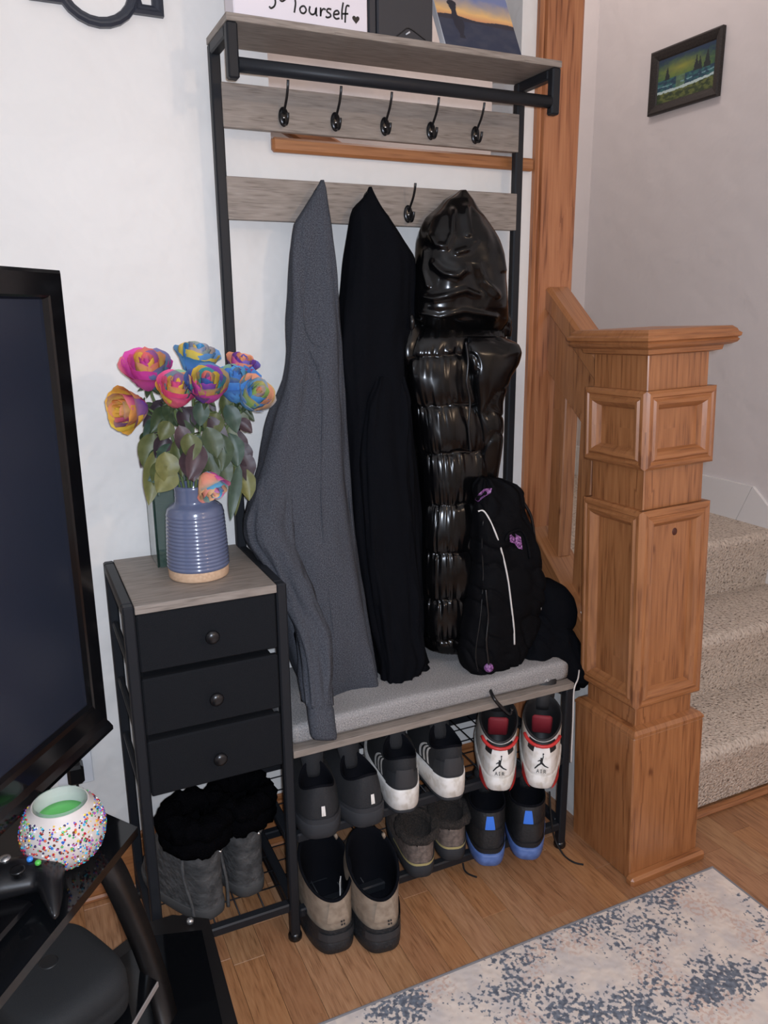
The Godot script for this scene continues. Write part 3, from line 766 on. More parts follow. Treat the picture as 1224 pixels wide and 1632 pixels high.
	drape(st, [[303, 733, 742, 0.045, 0.006], [318, 710, 752, 0.05, 0.024], [345, 686, 767, 0.06, 0.045], [380, 671, 782, 0.066, 0.06], [420, 665, 792, 0.07, 0.07], [460, 662, 799, 0.072, 0.07], [490, 661, 803, 0.072, 0.066], [510, 664, 806, 0.07, 0.056], [526, 680, 800, 0.066, 0.04]], 130, 130, hood_fold)
	part("hood", st, M.puffer, pf)
	var seams := [515.0, 562.0, 640.0, 713.0, 793.0, 868.0, 941.0, 1006.0, 1032.0]
	var quilt := func(t, y, a, p):
		var i := 0
		while i < seams.size() - 2 and y + cos(a) * 7.0 > seams[i + 1]: i += 1
		var f: float = clamp((y + cos(a) * 7.0 - seams[i] + 5.0 * hn.get_noise_1d(a * 0.6 + i)) / (seams[i + 1] - seams[i]), 0.0, 1.0)
		var puff: float = pow(max(0.0, sin(PI * f)), 0.36)
		var edge: float = exp(-pow(min(f, 1.0 - f) / 0.3, 2.0)) * min(1.0, min(f, 1.0 - f) * 12.0)
		var wr: float = sin(a * 34.0 + hn.get_noise_2d(a * 2.0, i * 7.0) * 14.0) * 0.0046 * edge * (0.65 + 0.8 * h1.get_noise_2d(a * 3.0, i * 5.0)) + h1.get_noise_3d(p.x * 20.0, p.y * 4.0, i * 3.0) * 0.004 * puff
		return puff * 0.012 - 0.008 + wr
	st = ns(true)
	drape(st, [[515, 668, 800, 0.06, 0.03], [540, 656, 800, 0.06, 0.05], [570, 648, 798, 0.062, 0.06], [600, 648, 793, 0.065, 0.062], [650, 656, 790, 0.07, 0.064], [700, 663, 787, 0.075, 0.066], [760, 669, 780, 0.08, 0.068], [800, 671, 776, 0.085, 0.07], [860, 669, 772, 0.092, 0.07], [930, 669, 770, 0.10, 0.07], [1000, 670, 772, 0.108, 0.066], [1030, 677, 768, 0.11, 0.055]], 240, 150, quilt)
	part("quilted_body", st, M.puffer, pf)
	st = ns(true)
	drape(st, [[536, 745, 800, 0.12, 0.012], [548, 742, 822, 0.125, 0.026], [562, 742, 828, 0.128, 0.032], [580, 745, 824, 0.128, 0.032], [600, 750, 808, 0.125, 0.034], [640, 752, 797, 0.12, 0.036], [700, 755, 794, 0.118, 0.036], [760, 757, 790, 0.116, 0.03], [790, 762, 786, 0.114, 0.02]], 80, 60, crease)
	part("sleeve", st, M.puffer, pf)
	st = ns(true)
	drape(st, [[498, 650, 664, 0.05, 0.01], [520, 642, 668, 0.055, 0.02], [545, 635, 668, 0.06, 0.024], [570, 636, 668, 0.06, 0.024], [582, 642, 664, 0.06, 0.014]], 30, 40, crease)
	part("sleeve_end", st, M.puffer, pf)
	st = ns(true)
	drape(st, [[452, 790, 801, 0.07, 0.012], [490, 794, 808, 0.07, 0.018], [515, 788, 813, 0.07, 0.02], [536, 786, 812, 0.07, 0.016]], 24, 32, crease)
	part("hood_flap", st, M.puffer, pf)
	st = ns(true)
	var zp := []
	for q in [[742, 545], [746, 575], [744, 610], [749, 640], [747, 680], [750, 720]]: zp.append(pz(q[0], q[1], 0.148))
	tube(st, smooth_pts(zp), 0.003, 6); part("zip", st, M.plastic_black, pf)
	for q in [[801, 466], [655, 512]]:
		st = ns(true); tube(st, smooth_pts([pz(q[0], q[1] - 10, 0.09), pz(q[0] + 2, q[1], 0.095), pz(q[0] + 1, q[1] + 14, 0.09)]), [0.003, 0.004, 0.005, 0.005, 0.005, 0.006, 0.006, 0.006, 0.006, 0.006, 0.005, 0.004, 0.003], 8); part("cord_toggle", st, M.plastic_black, pf)

func build_bag():
	var nz := fn(131, 4.0, 3); var nb := fn(132, 1.0, 1)
	var wr := func(t, y, a, p): return nz.get_noise_3d(p.x * 2.5, p.y * 1.6, p.z * 2.0) * 0.014 + sin(a * 11.0 + t * 2.0) * 0.004 * (1.0 - smoothstep(0.0, 0.2, t)) - pow(1.0 - abs(nb.get_noise_3d(p.x * 16.0 + p.y * 7.0, p.y * 9.0, 3.0)), 8.0) * 0.007
	var b := thing("drawstring_backpack", "black drawstring backpack with purple print and pale piping on the bench", "backpack", Vector3(0.53, 0.49, 0.2))
	var st := ns(true)
	var rg = drape(st, [[762, 765, 800, 0.17, 0.016], [772, 759, 824, 0.172, 0.026], [784, 757, 833, 0.173, 0.03], [810, 757, 835, 0.175, 0.034], [850, 757, 847, 0.178, 0.045], [900, 755, 856, 0.18, 0.052], [950, 748, 857, 0.185, 0.055], [1000, 740, 846, 0.19, 0.055], [1040, 733, 830, 0.195, 0.05], [1062, 740, 820, 0.20, 0.042], [1076, 752, 808, 0.20, 0.032], [1086, 770, 794, 0.205, 0.016]], 140, 90, wr, true, true, 0.62)
	part("bag_body", st, M.bag, b)
	st = ns(true); tube(st, surf_line(rg, [[762, 815], [770, 814], [778, 824], [790, 850], [800, 880], [809, 920], [815, 965], [819, 1000], [820, 1027]], 0.001), 0.0021, 6); part("pale_piping", st, M.pale_cord, b)
	st = ns(true); tube(st, surf_line(rg, [[774, 940], [776, 960], [778, 985], [775, 1020], [777, 1045], [779, 1060]], 0.003), 0.003, 6); part("cord", st, M.plastic_black, b)
	st = ns(true); tube(st, surf_line(rg, [[770, 830], [768, 870], [770, 920], [766, 980], [758, 1040], [762, 1070]], 0.0005), 0.0016, 6); part("seam", st, M.plastic_black, b)
	st = ns(true); lathe(st, [Vector2(0.010, -0.002), Vector2(0.011, 0), Vector2(0.009, 0.003), Vector2(0.001, 0.004)], 18, Transform3D(Basis(Vector3.UP, -0.5) * Basis(Vector3.RIGHT, PI / 2 - 0.2), on_surf(rg, 779, 1064, 0.004))); part("medallion", st, M.purple, b)
	var ln := []
	for q in [[780, 1082, 0.23], [781, 1098, 0.262], [788, 1114, 0.29], [800, 1128, 0.297], [812, 1138, 0.30], [816, 1130, 0.303]]: ln.append(pz(q[0], q[1], q[2]))
	st = ns(true); tube(st, smooth_pts(ln), 0.0042, 8); part("hanging_strap", st, M.plastic_black, b)
	ln = []
	for q in [[833, 798], [846, 822], [851, 850], [853, 880], [848, 900]]: ln.append(pz(q[0], q[1], 0.19))
	st = ns(true); tube(st, smooth_pts(ln), 0.0035, 8); part("cord", st, M.plastic_black, b)
	st = ns(true); var pk := surf_line(rg, [[806, 862], [812, 850], [830, 845], [840, 862], [845, 890]], 0.003); tube(st, pk, 0.004, 8); part("pocket_edge", st, M.bag, b)
	for pp in [[[757, 796], [763, 787], [772, 779], [784, 778], [782, 786], [772, 792], [762, 800]], [[812, 852], [820, 850], [830, 856], [833, 876], [826, 874], [820, 866], [813, 864]]]:
		st = ns(); var poly := []; var cen := Vector3.ZERO
		for q in pp: poly.append(on_surf(rg, q[0], q[1], 0.003)); cen += poly[-1]
		cen /= poly.size()
		for i in poly.size():
			var f := (CAM - cen).normalized() * 0.002
			tri(st, cen + f * 1.5, poly[(i + 1) % poly.size()] + f, poly[i] + f)
			quad(st, poly[i], poly[(i + 1) % poly.size()], poly[(i + 1) % poly.size()] + f, poly[i] + f)
		part("purple_print", st, M.purple, b)
	# cap and dark clothes piled at the end of the bench
	var cp := thing("baseball_cap", "black cap with pale loop lying beside the backpack", "cap", Vector3(0.66, 0.60, 0.16))
	var sm := func(t, y, a, p): return nz.get_noise_3d(p.x, p.y, p.z) * 0.004
	st = ns(true)
	var rc = drape(st, [[922, 858, 878, 0.15, 0.012], [930, 851, 893, 0.15, 0.04], [945, 849, 903, 0.15, 0.055], [965, 848, 907, 0.15, 0.06], [985, 848, 905, 0.152, 0.058], [1002, 850, 897, 0.155, 0.05]], 36, 48, sm)
	part("crown", st, M.blackcloth, cp)
	st = ns(true); tube(st, surf_line(rc, [[858, 958], [861, 942], [866, 937], [864, 950], [862, 972]], 0.003), 0.0014, 6); part("loop", st, M.pale_cord, cp)
	var pile := thing("black_sweater", "crumpled black sweater draped over the end of the bench", "sweater", Vector3(0.65, 0.49, 0.19))
	st = ns(true)
	drape(st, [[975, 838, 893, 0.16, 0.03], [1000, 832, 908, 0.17, 0.05], [1030, 824, 922, 0.18, 0.06], [1055, 818, 928, 0.19, 0.066], [1072, 816, 927, 0.196, 0.066], [1084, 838, 922, 0.2, 0.05], [1092, 895, 918, 0.25, 0.03], [1097, 903, 915, 0.27, 0.015]], 70, 64, wr)
	part("body", st, M.blackcloth, pile)
	st = ns(true)
	drape(st, [[1058, 912, 928, 0.1, 0.02], [1075, 914, 934, 0.1, 0.03], [1095, 917, 934, 0.1, 0.03], [1110, 921, 931, 0.1, 0.015]], 24, 32, sm)
	part("sleeve_end", st, M.blackcloth, pile)
	var wc := thing("charging_cable", "thin pale cord hanging down the end of the bench", "cord", pz(911, 1190, 0.29))
	ln = []
	for q in [[923, 1068, 0.27], [921, 1082, 0.29], [916, 1094, 0.3], [914, 1110, 0.3], [913, 1150, 0.297], [911, 1192, 0.295], [910, 1215, 0.292]]: ln.append(pz(q[0], q[1], q[2]))
	st = ns(true); tube(st, smooth_pts(ln), 0.0018, 6); part("cord", st, M.pale_cord, wc)

# ---------------------------------------------------------------- shoes
# local space: heel at z = 0, toe at z = -L, standing on y = 0
func sh_S(d, th) -> Vector3:
	var s := (1.0 - cos(th)) * 0.5
	var W: float = lerp(float(d.wh), float(d.wb), smoothstep(0.2, 0.68, s))
	var sn := sin(th)
	return Vector3(sign(sn) * pow(abs(sn), 0.62) * W, lerp(float(d.sh), float(d.st), s), -d.L * s)
func sh_C(d, th) -> Vector3:
	var s := (1.0 - cos(th)) * 0.5
	return Vector3(d.cw * sin(th), lerp(float(d.hb), float(d.hf), s) - d.dip * pow(sin(th), 2.0), -d.cz - d.cl + d.cl * cos(th))
func sh_P(d, th, u) -> Vector3:
	var s := (1.0 - cos(th)) * 0.5
	var S := sh_S(d, th); var K := sh_C(d, th)
	S.x *= 0.97
	var a: float = lerp(0.1, 0.12, s)
	var ctl := S.lerp(K, a)
	ctl.y = lerp(lerp(S.y, K.y, 0.62), S.y + float(d.toe), smoothstep(0.35, 0.95, s))
	return S * (1 - u) * (1 - u) + ctl * 2 * u * (1 - u) + K * u * u
func sh_N(d, th, u) -> Vector3:
	var e := 0.02
	var n := (sh_P(d, th + e, u) - sh_P(d, th - e, u)).cross(sh_P(d, th, min(u + e, 1.0)) - sh_P(d, th, max(u - e, 0.0)))
	return n.normalized()
func sh_patch(st, d, t0, t1, u0, u1, off := 0.0015, nt := 10, nu := 6, skew := 0.0):
	var rows := []
	for i in nu + 1:
		var r := []
		for j in nt + 1:
			var u: float = lerp(u0, u1, float(i) / nu)
			var th: float = lerp(t0, t1, float(j) / nt) + skew * (u - u0)
			var n := sh_N(d, th, u)
			if n.dot(sh_P(d, th, u) - Vector3(0, 0.03, -d.L * 0.4)) < 0: n = -n
			r.append(sh_P(d, th, u) + n * off)
		rows.append(r)
	for i in nu:
		for j in nt: quad_out(st, Vector3(0, 0.03, -d.L * 0.4), rows[i][j], rows[i][j + 1], rows[i + 1][j + 1], rows[i + 1][j])
func sh_base(t, d, mu, ms, ml):
	var N := 56
	# sole
	var st := ns(true); var rings := []
	for q in [[0.0, 0.93], [0.004, 0.985], [0.5, 1.0], [0.94, 1.0], [1.02, 0.975]]:
		var ring := []
		for j in N:
			var th := TAU * j / N
			var S := sh_S(d, th)
			var y: float = S.y * q[0] if q[0] > 0.01 else q[0]
			var s := (1.0 - cos(th)) * 0.5
			y += smoothstep(0.75, 1.0, s) * d.spring * (1.0 - q[0] * 0.4)
			ring.append(Vector3(S.x * q[1] * d.flare, y, (S.z + d.L * 0.5) * lerp(1.0, float(q[1]), 0.6) * d.flarez - d.L * 0.5))
		rings.append(ring)
	loft(st, rings); part("sole", st, ms, t)
	# upper
	st = ns(true); rings = []
	for i in 17:
		var u := i / 16.0; var ring := []
		for j in N: ring.append(sh_P(d, TAU * j / N, u))
		rings.append(ring)
	loft(st, rings, false, false); part("upper", st, mu, t)
	# padded collar and lining
	st = ns(true); rings = []
	for q in [[1.0, 0.0, 0.0], [1.0, 0.003, 0.0], [0.955, 0.0055, 0.0], [0.90, 0.003, 0.0], [0.87, -0.01, 0.0], [0.78, 0.0, 0.5], [0.7, 0.0, 0.93]]:
		var ring := []
		for j in N:
			var K := sh_C(d, TAU * j / N)
			var c := Vector3(0, K.y, -d.cz - d.cl)
			var p: Vector3 = c + (K - c) * q[0]
			p.y += q[1]; p.y = lerp(p.y, d.sh + 0.006, q[2])
			ring.append(p)
		rings.append(ring)
	loft(st, rings, false, true); part("lining", st, ml, t)
func place(t, u, v, y, yaw, tilt := 0.0):
	var p := py(u, v, y); t.position = p; t.basis = Basis(Vector3.UP, yaw) * Basis(Vector3.RIGHT, tilt)
func shoe_def(o: Dictionary) -> Dictionary:
	var d := {"L": 0.28, "wh": 0.036, "wb": 0.047, "sh": 0.03, "st": 0.022, "hb": 0.085, "hf": 0.098, "cw": 0.03, "cl": 0.052, "cz": 0.008, "dip": 0.012, "toe": 0.045, "spring": 0.006, "flare": 1.04, "flarez": 1.02}
	d.merge(o, true)
	for k in ["wh", "wb", "cw"]: d[k] *= d.get("wide", 1.18)
	return d
func laces(t, d, m):
	for k in 4:
		var st := ns(true); var pts := []
		for j in 7:
			var th: float = PI + lerp(-0.22, 0.22, j / 6.0)
			pts.append(sh_P(d, th, 0.5 + 0.12 * k) + Vector3(0, 0.004, 0))
		tube(st, pts, 0.0025, 6); part("lace", st, m, t)
func tongue(t, d, m, hgt: float, back := 0.02, w := 0.026):
	var st := ns(true)
	var K := sh_C(d, PI)
	var rings := []
	for i in 9:
		var f := i / 8.0
		var c := K + Vector3(0, -0.03 + (hgt + 0.03) * f, 0.012 - back * f * f)
		var ww: float = w * (0.8 + 0.3 * f) * (1.0 if f < 0.85 else 0.8)
		var ring := []
		for j in 14:
			var a := -TAU * j / 14
			ring.append(c + Vector3(cos(a) * ww, 0, sin(a) * 0.006 - 0.008 * cos(a) * cos(a)))
		rings.append(ring)
	loft(st, rings); return part("tongue", st, m, t)

func build_shoes():
	var blk := tmat(noise_tex(141, 0.15, 2, [[0.2, C(24, 25, 28)], [0.8, C(36, 37, 40)]]), 10.0, 0.8, normal_tex(142, 0.25, 2, 4.0), 0.5)
	var lin := mat(C(18, 19, 23), 0.95)
	var dsole := mat(C(52, 53, 56), 0.7)
	var white := tmat(noise_tex(143, 0.02, 3, [[0.2, C(196, 188, 176)], [0.45, C(226, 222, 216)], [1.0, C(236, 233, 229)]]), 6.0, 0.5)
	var lace_m := mat(C(20, 20, 22), 0.8)
	# --- black runners with a small pale heel tag
	var A := shoe_def({"wh": 0.045, "sh": 0.036, "hb": 0.112, "hf": 0.112, "cw": 0.031, "cz": 0.012, "dip": 0.022, "flare": 1.06})
	for q in [["black runner with pale heel tag beside the drawer post", 514, 1338, -0.2], ["black runner with pale heel tag beside striped sneaker", 592, 1318, 0.0]]:
		var t := thing("black_running_shoe", q[0], "shoe", Vector3.ZERO, "black runners on the upper rack", true)
		sh_base(t, A, blk, dsole, lin); laces(t, A, lace_m); tongue(t, A, blk, 0.03)
		var st := ns(true); sh_patch(st, A, 0.0, 0.055, 0.2, 0.46, 0.0025, 4, 8); part("heel_tag", st, white, t)
		st = ns(true); sh_patch(st, A, -1.0, 1.0, 0.0, 0.12, 0.002, 20, 3); part("heel_band", st, dsole, t)
		place(t, q[1], q[2], 0.2545, q[3])
	# --- black sneakers with three stripes and white sole
	var B := shoe_def({"L": 0.285, "wh": 0.037, "sh": 0.05, "st": 0.03, "hb": 0.118, "hf": 0.12, "cw": 0.03, "cz": 0.01, "dip": 0.02, "flare": 1.1, "flarez": 1.03})
	var greyb := mat(C(38, 40, 43), 0.7)
	for q in [["black sneaker with three white stripes beside the black runner", 646, 1292, -0.26], ["black sneaker with three white stripes beside white basketball shoe", 722, 1272, -0.22]]:
		var t := thing("striped_sneaker", q[0], "shoe", Vector3.ZERO, "three striped sneakers on the upper rack", true)
		sh_base(t, B, blk, white, lin); laces(t, B, lace_m); tongue(t, B, blk, 0.025)
		for sd in [-1.0, 1.0]:
			for k in 3:
				var st := ns(true); var t0: float = 0.95 + 0.16 * k
				sh_patch(st, B, sd * t0, sd * (t0 + 0.085), 0.1, 0.92, 0.0015, 4, 12, sd * 0.35); part("stripe", st, white, t)
		var s2 := ns(true); sh_patch(s2, B, -0.75, 0.75, 0.02, 0.5, 0.0025, 18, 6); part("heel_counter", s2, greyb, t)
		s2 = ns(true); sh_patch(s2, B, -0.28, 0.28, 0.1, 0.62, 0.004, 10, 6); part("heel_patch", s2, mat(C(46, 46, 48), 0.6), t)
		s2 = ns(true)
		var ring := []
		for j in 56:
			var S := sh_S(B, TAU * j / 56); ring.append(Vector3(S.x * 1.06, 0.0, S.z))
		var r2 := []
		for p in ring: r2.append(p + Vector3(0, -0.006, 0))
		loft(s2, [r2, ring]); part("outsole", s2, dsole, t)
		place(t, q[1], q[2], 0.2605, q[3])
	# --- white basketball shoes
	var D := shoe_def({"L": 0.30, "wh": 0.041, "wb": 0.045, "sh": 0.034, "st": 0.026, "hb": 0.112, "hf": 0.165, "wide": 1.1, "cw": 0.04, "cl": 0.06, "cz": 0.012, "dip": -0.004, "toe": 0.05, "flare": 1.04})
	var red := mat(C(190, 46, 44), 0.45); var dred := mat(C(120, 22, 34), 0.7); var bk := mat(C(20, 20, 22), 0.6)
	for q in [["white basketball shoe with red heel trim beside striped sneaker", 795, 1262, -0.52], ["white basketball shoe with red heel trim beside the bench leg", 861, 1258, -0.62]]:
		var t := thing("white_basketball_shoe", q[0], "shoe", Vector3.ZERO, "white basketball shoes on the upper rack", true)
		sh_base(t, D, white, white, bk); laces(t, D, white)
		var tg = tongue(t, D, bk, 0.055, 0.03, 0.03)
		var st := ns(true)
		for sd in [-1.0, 1.0]:
			st = ns(true); sh_patch_sole(st, D, sd * 0.3, sd * 0.95, t); part("red_sole_panel", st, red, t)
		st = ns(true); sh_patch(st, D, -0.62, 0.62, 0.62, 0.99, 0.003, 14, 6); part("collar_back", st, bk, t)
		st = ns(true); sh_patch(st, D, -0.27, 0.27, 0.1, 0.86, 0.0048, 10, 8); part("heel_tab", st, white, t)
		# red pull loop
		st = ns(true); var pts := []
		for j in 11:
			var th: float = lerp(-0.85, 0.85, j / 10.0)
			var p := sh_P(D, th, 0.93); var c := Vector3(0, p.y, -0.05)
			pts.append(p + (p - c).normalized() * (0.004 + 0.009 * cos(th * 1.6)))
		tube(st, pts, 0.004, 8); part("pull_loop", st, red, t)
		st = ns(true); bbox(st, Vector3(0, 0.115, -0.085), Vector3(0.046, 0.05, 0.012), 0.005, Basis(Vector3.RIGHT, 0.2)); part("red_tongue_lining", st, dred, t)
		# leaping figure and lettering on the heel
		st = ns()
		var jf := PackedVector2Array([Vector2(-9, -7), Vector2(-5, -2), Vector2(-1.6, 0.4), Vector2(-1.8, 3.4), Vector2(-4.6, 2.2), Vector2(-5, 3), Vector2(-1.6, 5.2), Vector2(0.4, 5.6), Vector2(1.6, 9.6), Vector2(1.4, 12), Vector2(2.2, 12), Vector2(2.7, 9.4), Vector2(1.7, 5.0), Vector2(1.5, 1.4), Vector2(5, -2.6), Vector2(9.2, -4.6), Vector2(8.8, -5.6), Vector2(3.6, -3.8), Vector2(0, -0.8), Vector2(-3.6, -3.4), Vector2(-8, -8)])
		var lp := PackedVector2Array()
		for p in jf: lp.append(p * 0.0017)
		var hp := sh_P(D, 0.0, 0.36); var hn := sh_N(D, 0.0, 0.36)
		if hn.z < 0: hn = -hn
		var xf := Transform3D(Basis(Vector3.RIGHT, hn.cross(Vector3.RIGHT).normalized(), hn), hp + hn * 0.0052)
		prism(st, lp, xf, 0.0008)
		var ball := PackedVector2Array(); var head := PackedVector2Array()
		for j in 12:
			ball.append(Vector2(2.0, 13.0) * 0.0017 + Vector2.from_angle(TAU * j / 12) * 0.0018)
			head.append(Vector2(-0.4, 6.6) * 0.0017 + Vector2.from_angle(TAU * j / 12) * 0.0021)
		prism(st, ball, xf, 0.0008); prism(st, head, xf, 0.0008)
		part("emblem", st, bk, t)
		text_mesh("A I R", 0.0105, bk, xf * Transform3D(Basis(), Vector3(0, -0.0185, 0.0006)), t, "lettering")
		if tg:
			var sc := ns()
			var cc := sh_C(D, PI) + Vector3(0, 0.04, 0.0)
			var pp := []
			for j in 14: pp.append(cc + Vector3(-0.014 + 0.002 * j, 0.0035 * sin(j * 1.9), 0.004))
			ribbon(sc, pp, Vector3.BACK, 0.0016); part("tongue_script", sc, M.pale_cord, tg)
		place(t, q[1], q[2], 0.2545, q[3])
	# --- grey brown boots on the lower rack
	var taupe := tmat(noise_tex(151, 0.05, 3, [[0.2, C(84, 74, 68)], [0.8, C(122, 108, 100)]]), 5.0, 0.85, normal_tex(152, 0.15, 3, 3.0), 0.4)
	var fur := tmat(noise_tex(153, 0.08, 3, [[0.2, C(28, 25, 24)], [0.8, C(62, 54, 48)]]), 9.0, 1.0, normal_tex(154, 0.15, 3, 9.0), 1.0)
	var yel := mat(C(164, 152, 104), 0.6)
	var G := shoe_def({"L": 0.27, "wh": 0.037, "sh": 0.034, "hb": 0.094, "hf": 0.1, "cw": 0.034, "dip": 0.006, "flare": 1.03})
	for q in [["taupe boot with yellow sole line beside the tan winter boots", 672, 1400, -0.3], ["taupe boot with yellow sole line beside black blue shoe", 722, 1373, -0.36]]:
		var t := thing("taupe_ankle_boot", q[0], "boot", Vector3.ZERO, "taupe boots on the lower rack", true)
		sh_base(t, G, taupe, dsole, fur)
		var st := ns(true); sh_patch(st, G, -1.35, 1.35, 0.0, 0.075, 0.0028, 26, 2); part("yellow_line", st, yel, t)
		st = ns(true); fur_ring(st, sh_C(G, 0.0).y - 0.004, Vector3(0, 0, -G.cz - G.cl), G.cw * 1.02, G.cl * 1.02, 0.012, 155); part("fur_collar", st, fur, t)
		st = ns(true); sh_patch(st, G, -0.12, 0.12, 0.5, 1.0, 0.004, 5, 5); part("pull_tab", st, taupe, t)
		place(t, q[1], q[2], 0.0725, q[3])
	# --- black shoes with blue soles
	var blue := tmat(noise_tex(161, 0.03, 2, [[0.2, C(70, 96, 152)], [0.8, C(94, 120, 176)]]), 6.0, 0.45)
	var tab := mat(C(48, 110, 210), 0.6)
	var leather := tmat(null, 6.0, 0.5, normal_tex(162, 0.1, 3, 3.0), 0.4, false, C(27, 28, 30))
	var J := shoe_def({"L": 0.295, "wide": 1.15, "wh": 0.043, "wb": 0.045, "sh": 0.03, "st": 0.026, "hb": 0.125, "hf": 0.142, "cw": 0.037, "cl": 0.056, "cz": 0.016, "dip": 0.01, "flare": 0.985, "flarez": 1.05})
	for q in [["black high-top shoe with blue sole beside taupe boot", 780, 1380, -0.45], ["black high-top shoe with blue sole beside the bench leg", 840, 1370, -0.55]]:
		var t := thing("blue_sole_shoe", q[0], "shoe", Vector3.ZERO, "black shoes with blue soles on the lower rack", true)
		sh_base(t, J, leather, blue, lin); laces(t, J, lace_m); tongue(t, J, leather, 0.03)
		var st := ns(true); sh_patch(st, J, -0.13, 0.13, 0.58, 0.92, 0.004, 5, 6); part("pull_tab", st, tab, t)
		for b in [[0.05, 0.12], [0.52, 0.56]]:
			st = ns(true); sh_patch(st, J, -1.2, 1.2, b[0], b[1], 0.0022, 22, 2); part("heel_seam", st, bk, t)
		place(t, q[1], q[2], 0.0725, q[3])
	# loose laces on the floor by the lower rack
	var lc := []
	for q in [[876, 1262, 0.20], [878, 1300, 0.12], [884, 1336, 0.03], [898, 1362, 0.003], [914, 1374, 0.003], [930, 1378, 0.003]]: lc.append(py(q[0], q[1], q[2]))
	var l1 := thing("shoe_lace", "long black lace hanging beside the bench leg onto the floor", "lace", lc[-1])
	var sl := ns(true); tube(sl, smooth_pts(lc), 0.0022, 6); part("lace", sl, lace_m, l1)
	lc = []
	for q in [[738, 1376, 0.02], [740, 1386, 0.004], [747, 1393, 0.003], [760, 1398, 0.003]]: lc.append(py(q[0], q[1], q[2]))
	var l2 := thing("shoe_lace", "short black lace end on the floor below the taupe boots", "lace", lc[-1])
	sl = ns(true); tube(sl, smooth_pts(lc), 0.0022, 6); part("lace", sl, lace_m, l2)
	# --- tan winter boots on the floor
	var tan := tmat(noise_tex(171, 0.03, 3, [[0.2, C(128, 112, 96)], [0.8, C(158, 142, 124)]]), 5.0, 0.75)
	var rub := tmat(null, 6.0, 0.55, normal_tex(172, 0.06, 3, 4.0), 0.5, false, C(34, 36, 39))
	var K := shoe_def({"L": 0.285, "wh": 0.0465, "wb": 0.046, "sh": 0.032, "st": 0.03, "hb": 0.12, "hf": 0.185, "cw": 0.047, "cl": 0.082, "cz": 0.008, "dip": -0.004, "toe": 0.055, "flare": 1.05, "spring": 0.004})
	for q in [["tan and black winter boot on the floor beside the drawer post", 540, 1520, -0.08, -1.0], ["tan and black winter boot on the floor beside taupe boot", 614, 1519, -0.14, 1.0]]:
		var t := thing("tan_winter_boot", q[0], "boot", Vector3.ZERO, "tan winter boots on the floor", true)
		sh_base(t, K, tan, rub, lin)
		var st := ns(true); sh_patch(st, K, 0.0, TAU, 0.0, 0.3, 0.004, 60, 4); part("rubber_rand", st, rub, t)
		st = ns(true); sh_patch(st, K, -0.5, 0.5, 0.04, 0.2, 0.006, 12, 4); part("heel_grip", st, mat(C(50, 52, 55), 0.5), t)
		st = ns(true); sh_patch(st, K, -0.24, 0.24, 0.5, 1.06, 0.009, 8, 6); part("pull_tab", st, tan, t)
		st = ns(true)
		for k in 2:
			for m in 2: sh_patch(st, K, 0.02 + 0.05 * m, 0.055 + 0.05 * m, 0.42 + 0.08 * k, 0.47 + 0.08 * k, 0.0105, 2, 2)
		part("stitched_mark", st, rub, t).set_meta("kind", "stuff")
		st = ns(true); tube(st, [sh_C(K, 2.2) + Vector3(0, -0.01, 0), sh_C(K, 2.2) + Vector3(-0.008, 0.012, 0.008)], 0.004, 8); part("lace_loop", st, tan, t)
		if q[4] < 0:
			st = ns(); bbox(st, Vector3(0.028, 0.10, -0.07), Vector3(0.002, 0.04, 0.02), 0.0, Basis(Vector3.UP, -0.4)); part("white_label", st, white, t)
		place(t, q[1], q[2], 0.0, q[3])
	# --- grey suede boots with black fur cuffs under the drawers
	var sued := tmat(noise_tex(181, 0.03, 4, [[0.2, C(48, 49, 50)], [0.8, C(80, 80, 80)]]), 4.0, 0.9, normal_tex(182, 0.06, 4, 6.0), 0.6)
	dsole.metallic_specular = 0.3; lin.metallic_specular = 0.1
	var bfur := tmat(null, 8.0, 1.0, normal_tex(183, 0.12, 3, 10.0), 0.6, false, C(7, 7, 9))
	bfur.metallic_specular = 0.08
	var X := shoe_def({"L": 0.235, "wh": 0.043, "wb": 0.047, "sh": 0.026, "st": 0.024, "hb": 0.20, "hf": 0.21, "cw": 0.046, "cl": 0.05, "cz": 0.0, "dip": 0.0, "toe": 0.07, "flare": 1.03, "spring": 0.002, "wide": 1.08})
	for q in [["grey suede boot with black fur cuff beside the bench rack", 404, 1428, 0.12], ["grey suede boot with black fur cuff leaning at the stand side", 346, 1462, 0.42]]:
		var t := thing("fur_cuff_boot", q[0], "boot", Vector3.ZERO, "fur cuffed boots under the drawers", true)
		sh_base(t, X, sued, mat(C(62, 62, 62), 0.85), bfur)
		var st := ns(true); fur_ring(st, 0.215, Vector3(0, 0, -X.cz - X.cl), 0.05, 0.054, 0.03, 184); part("fur_cuff", st, bfur, t)
		st = ns(true); fur_ring(st, 0.183, Vector3(0, 0, -X.cz - X.cl), 0.052, 0.056, 0.026, 188); part("fur_cuff", st, bfur, t)
		st = ns(true); tube(st, smooth_pts([Vector3(-0.05, 0.165, -0.03), Vector3(-0.058, 0.12, -0.02), Vector3(-0.056, 0.06, 0.0), Vector3(-0.06, 0.01, 0.012)]), 0.0035, 6); part("lace", st, sued, t)
		for m in 5:
			st = ns(true); var cc := sh_P(X, 0.35 + 0.09 * (m % 3), 0.62 + 0.07 * (m / 3)); lathe(st, [Vector2(0.004, -0.003), Vector2(0.0045, 0.001), Vector2(0.002, 0.004)], 8, Transform3D(Basis(Vector3.RIGHT, PI / 2), cc + Vector3(0, 0, 0.002))); part("stud", st, M.silver, t)
		place(t, q[1], q[2], 0.0945, q[3])
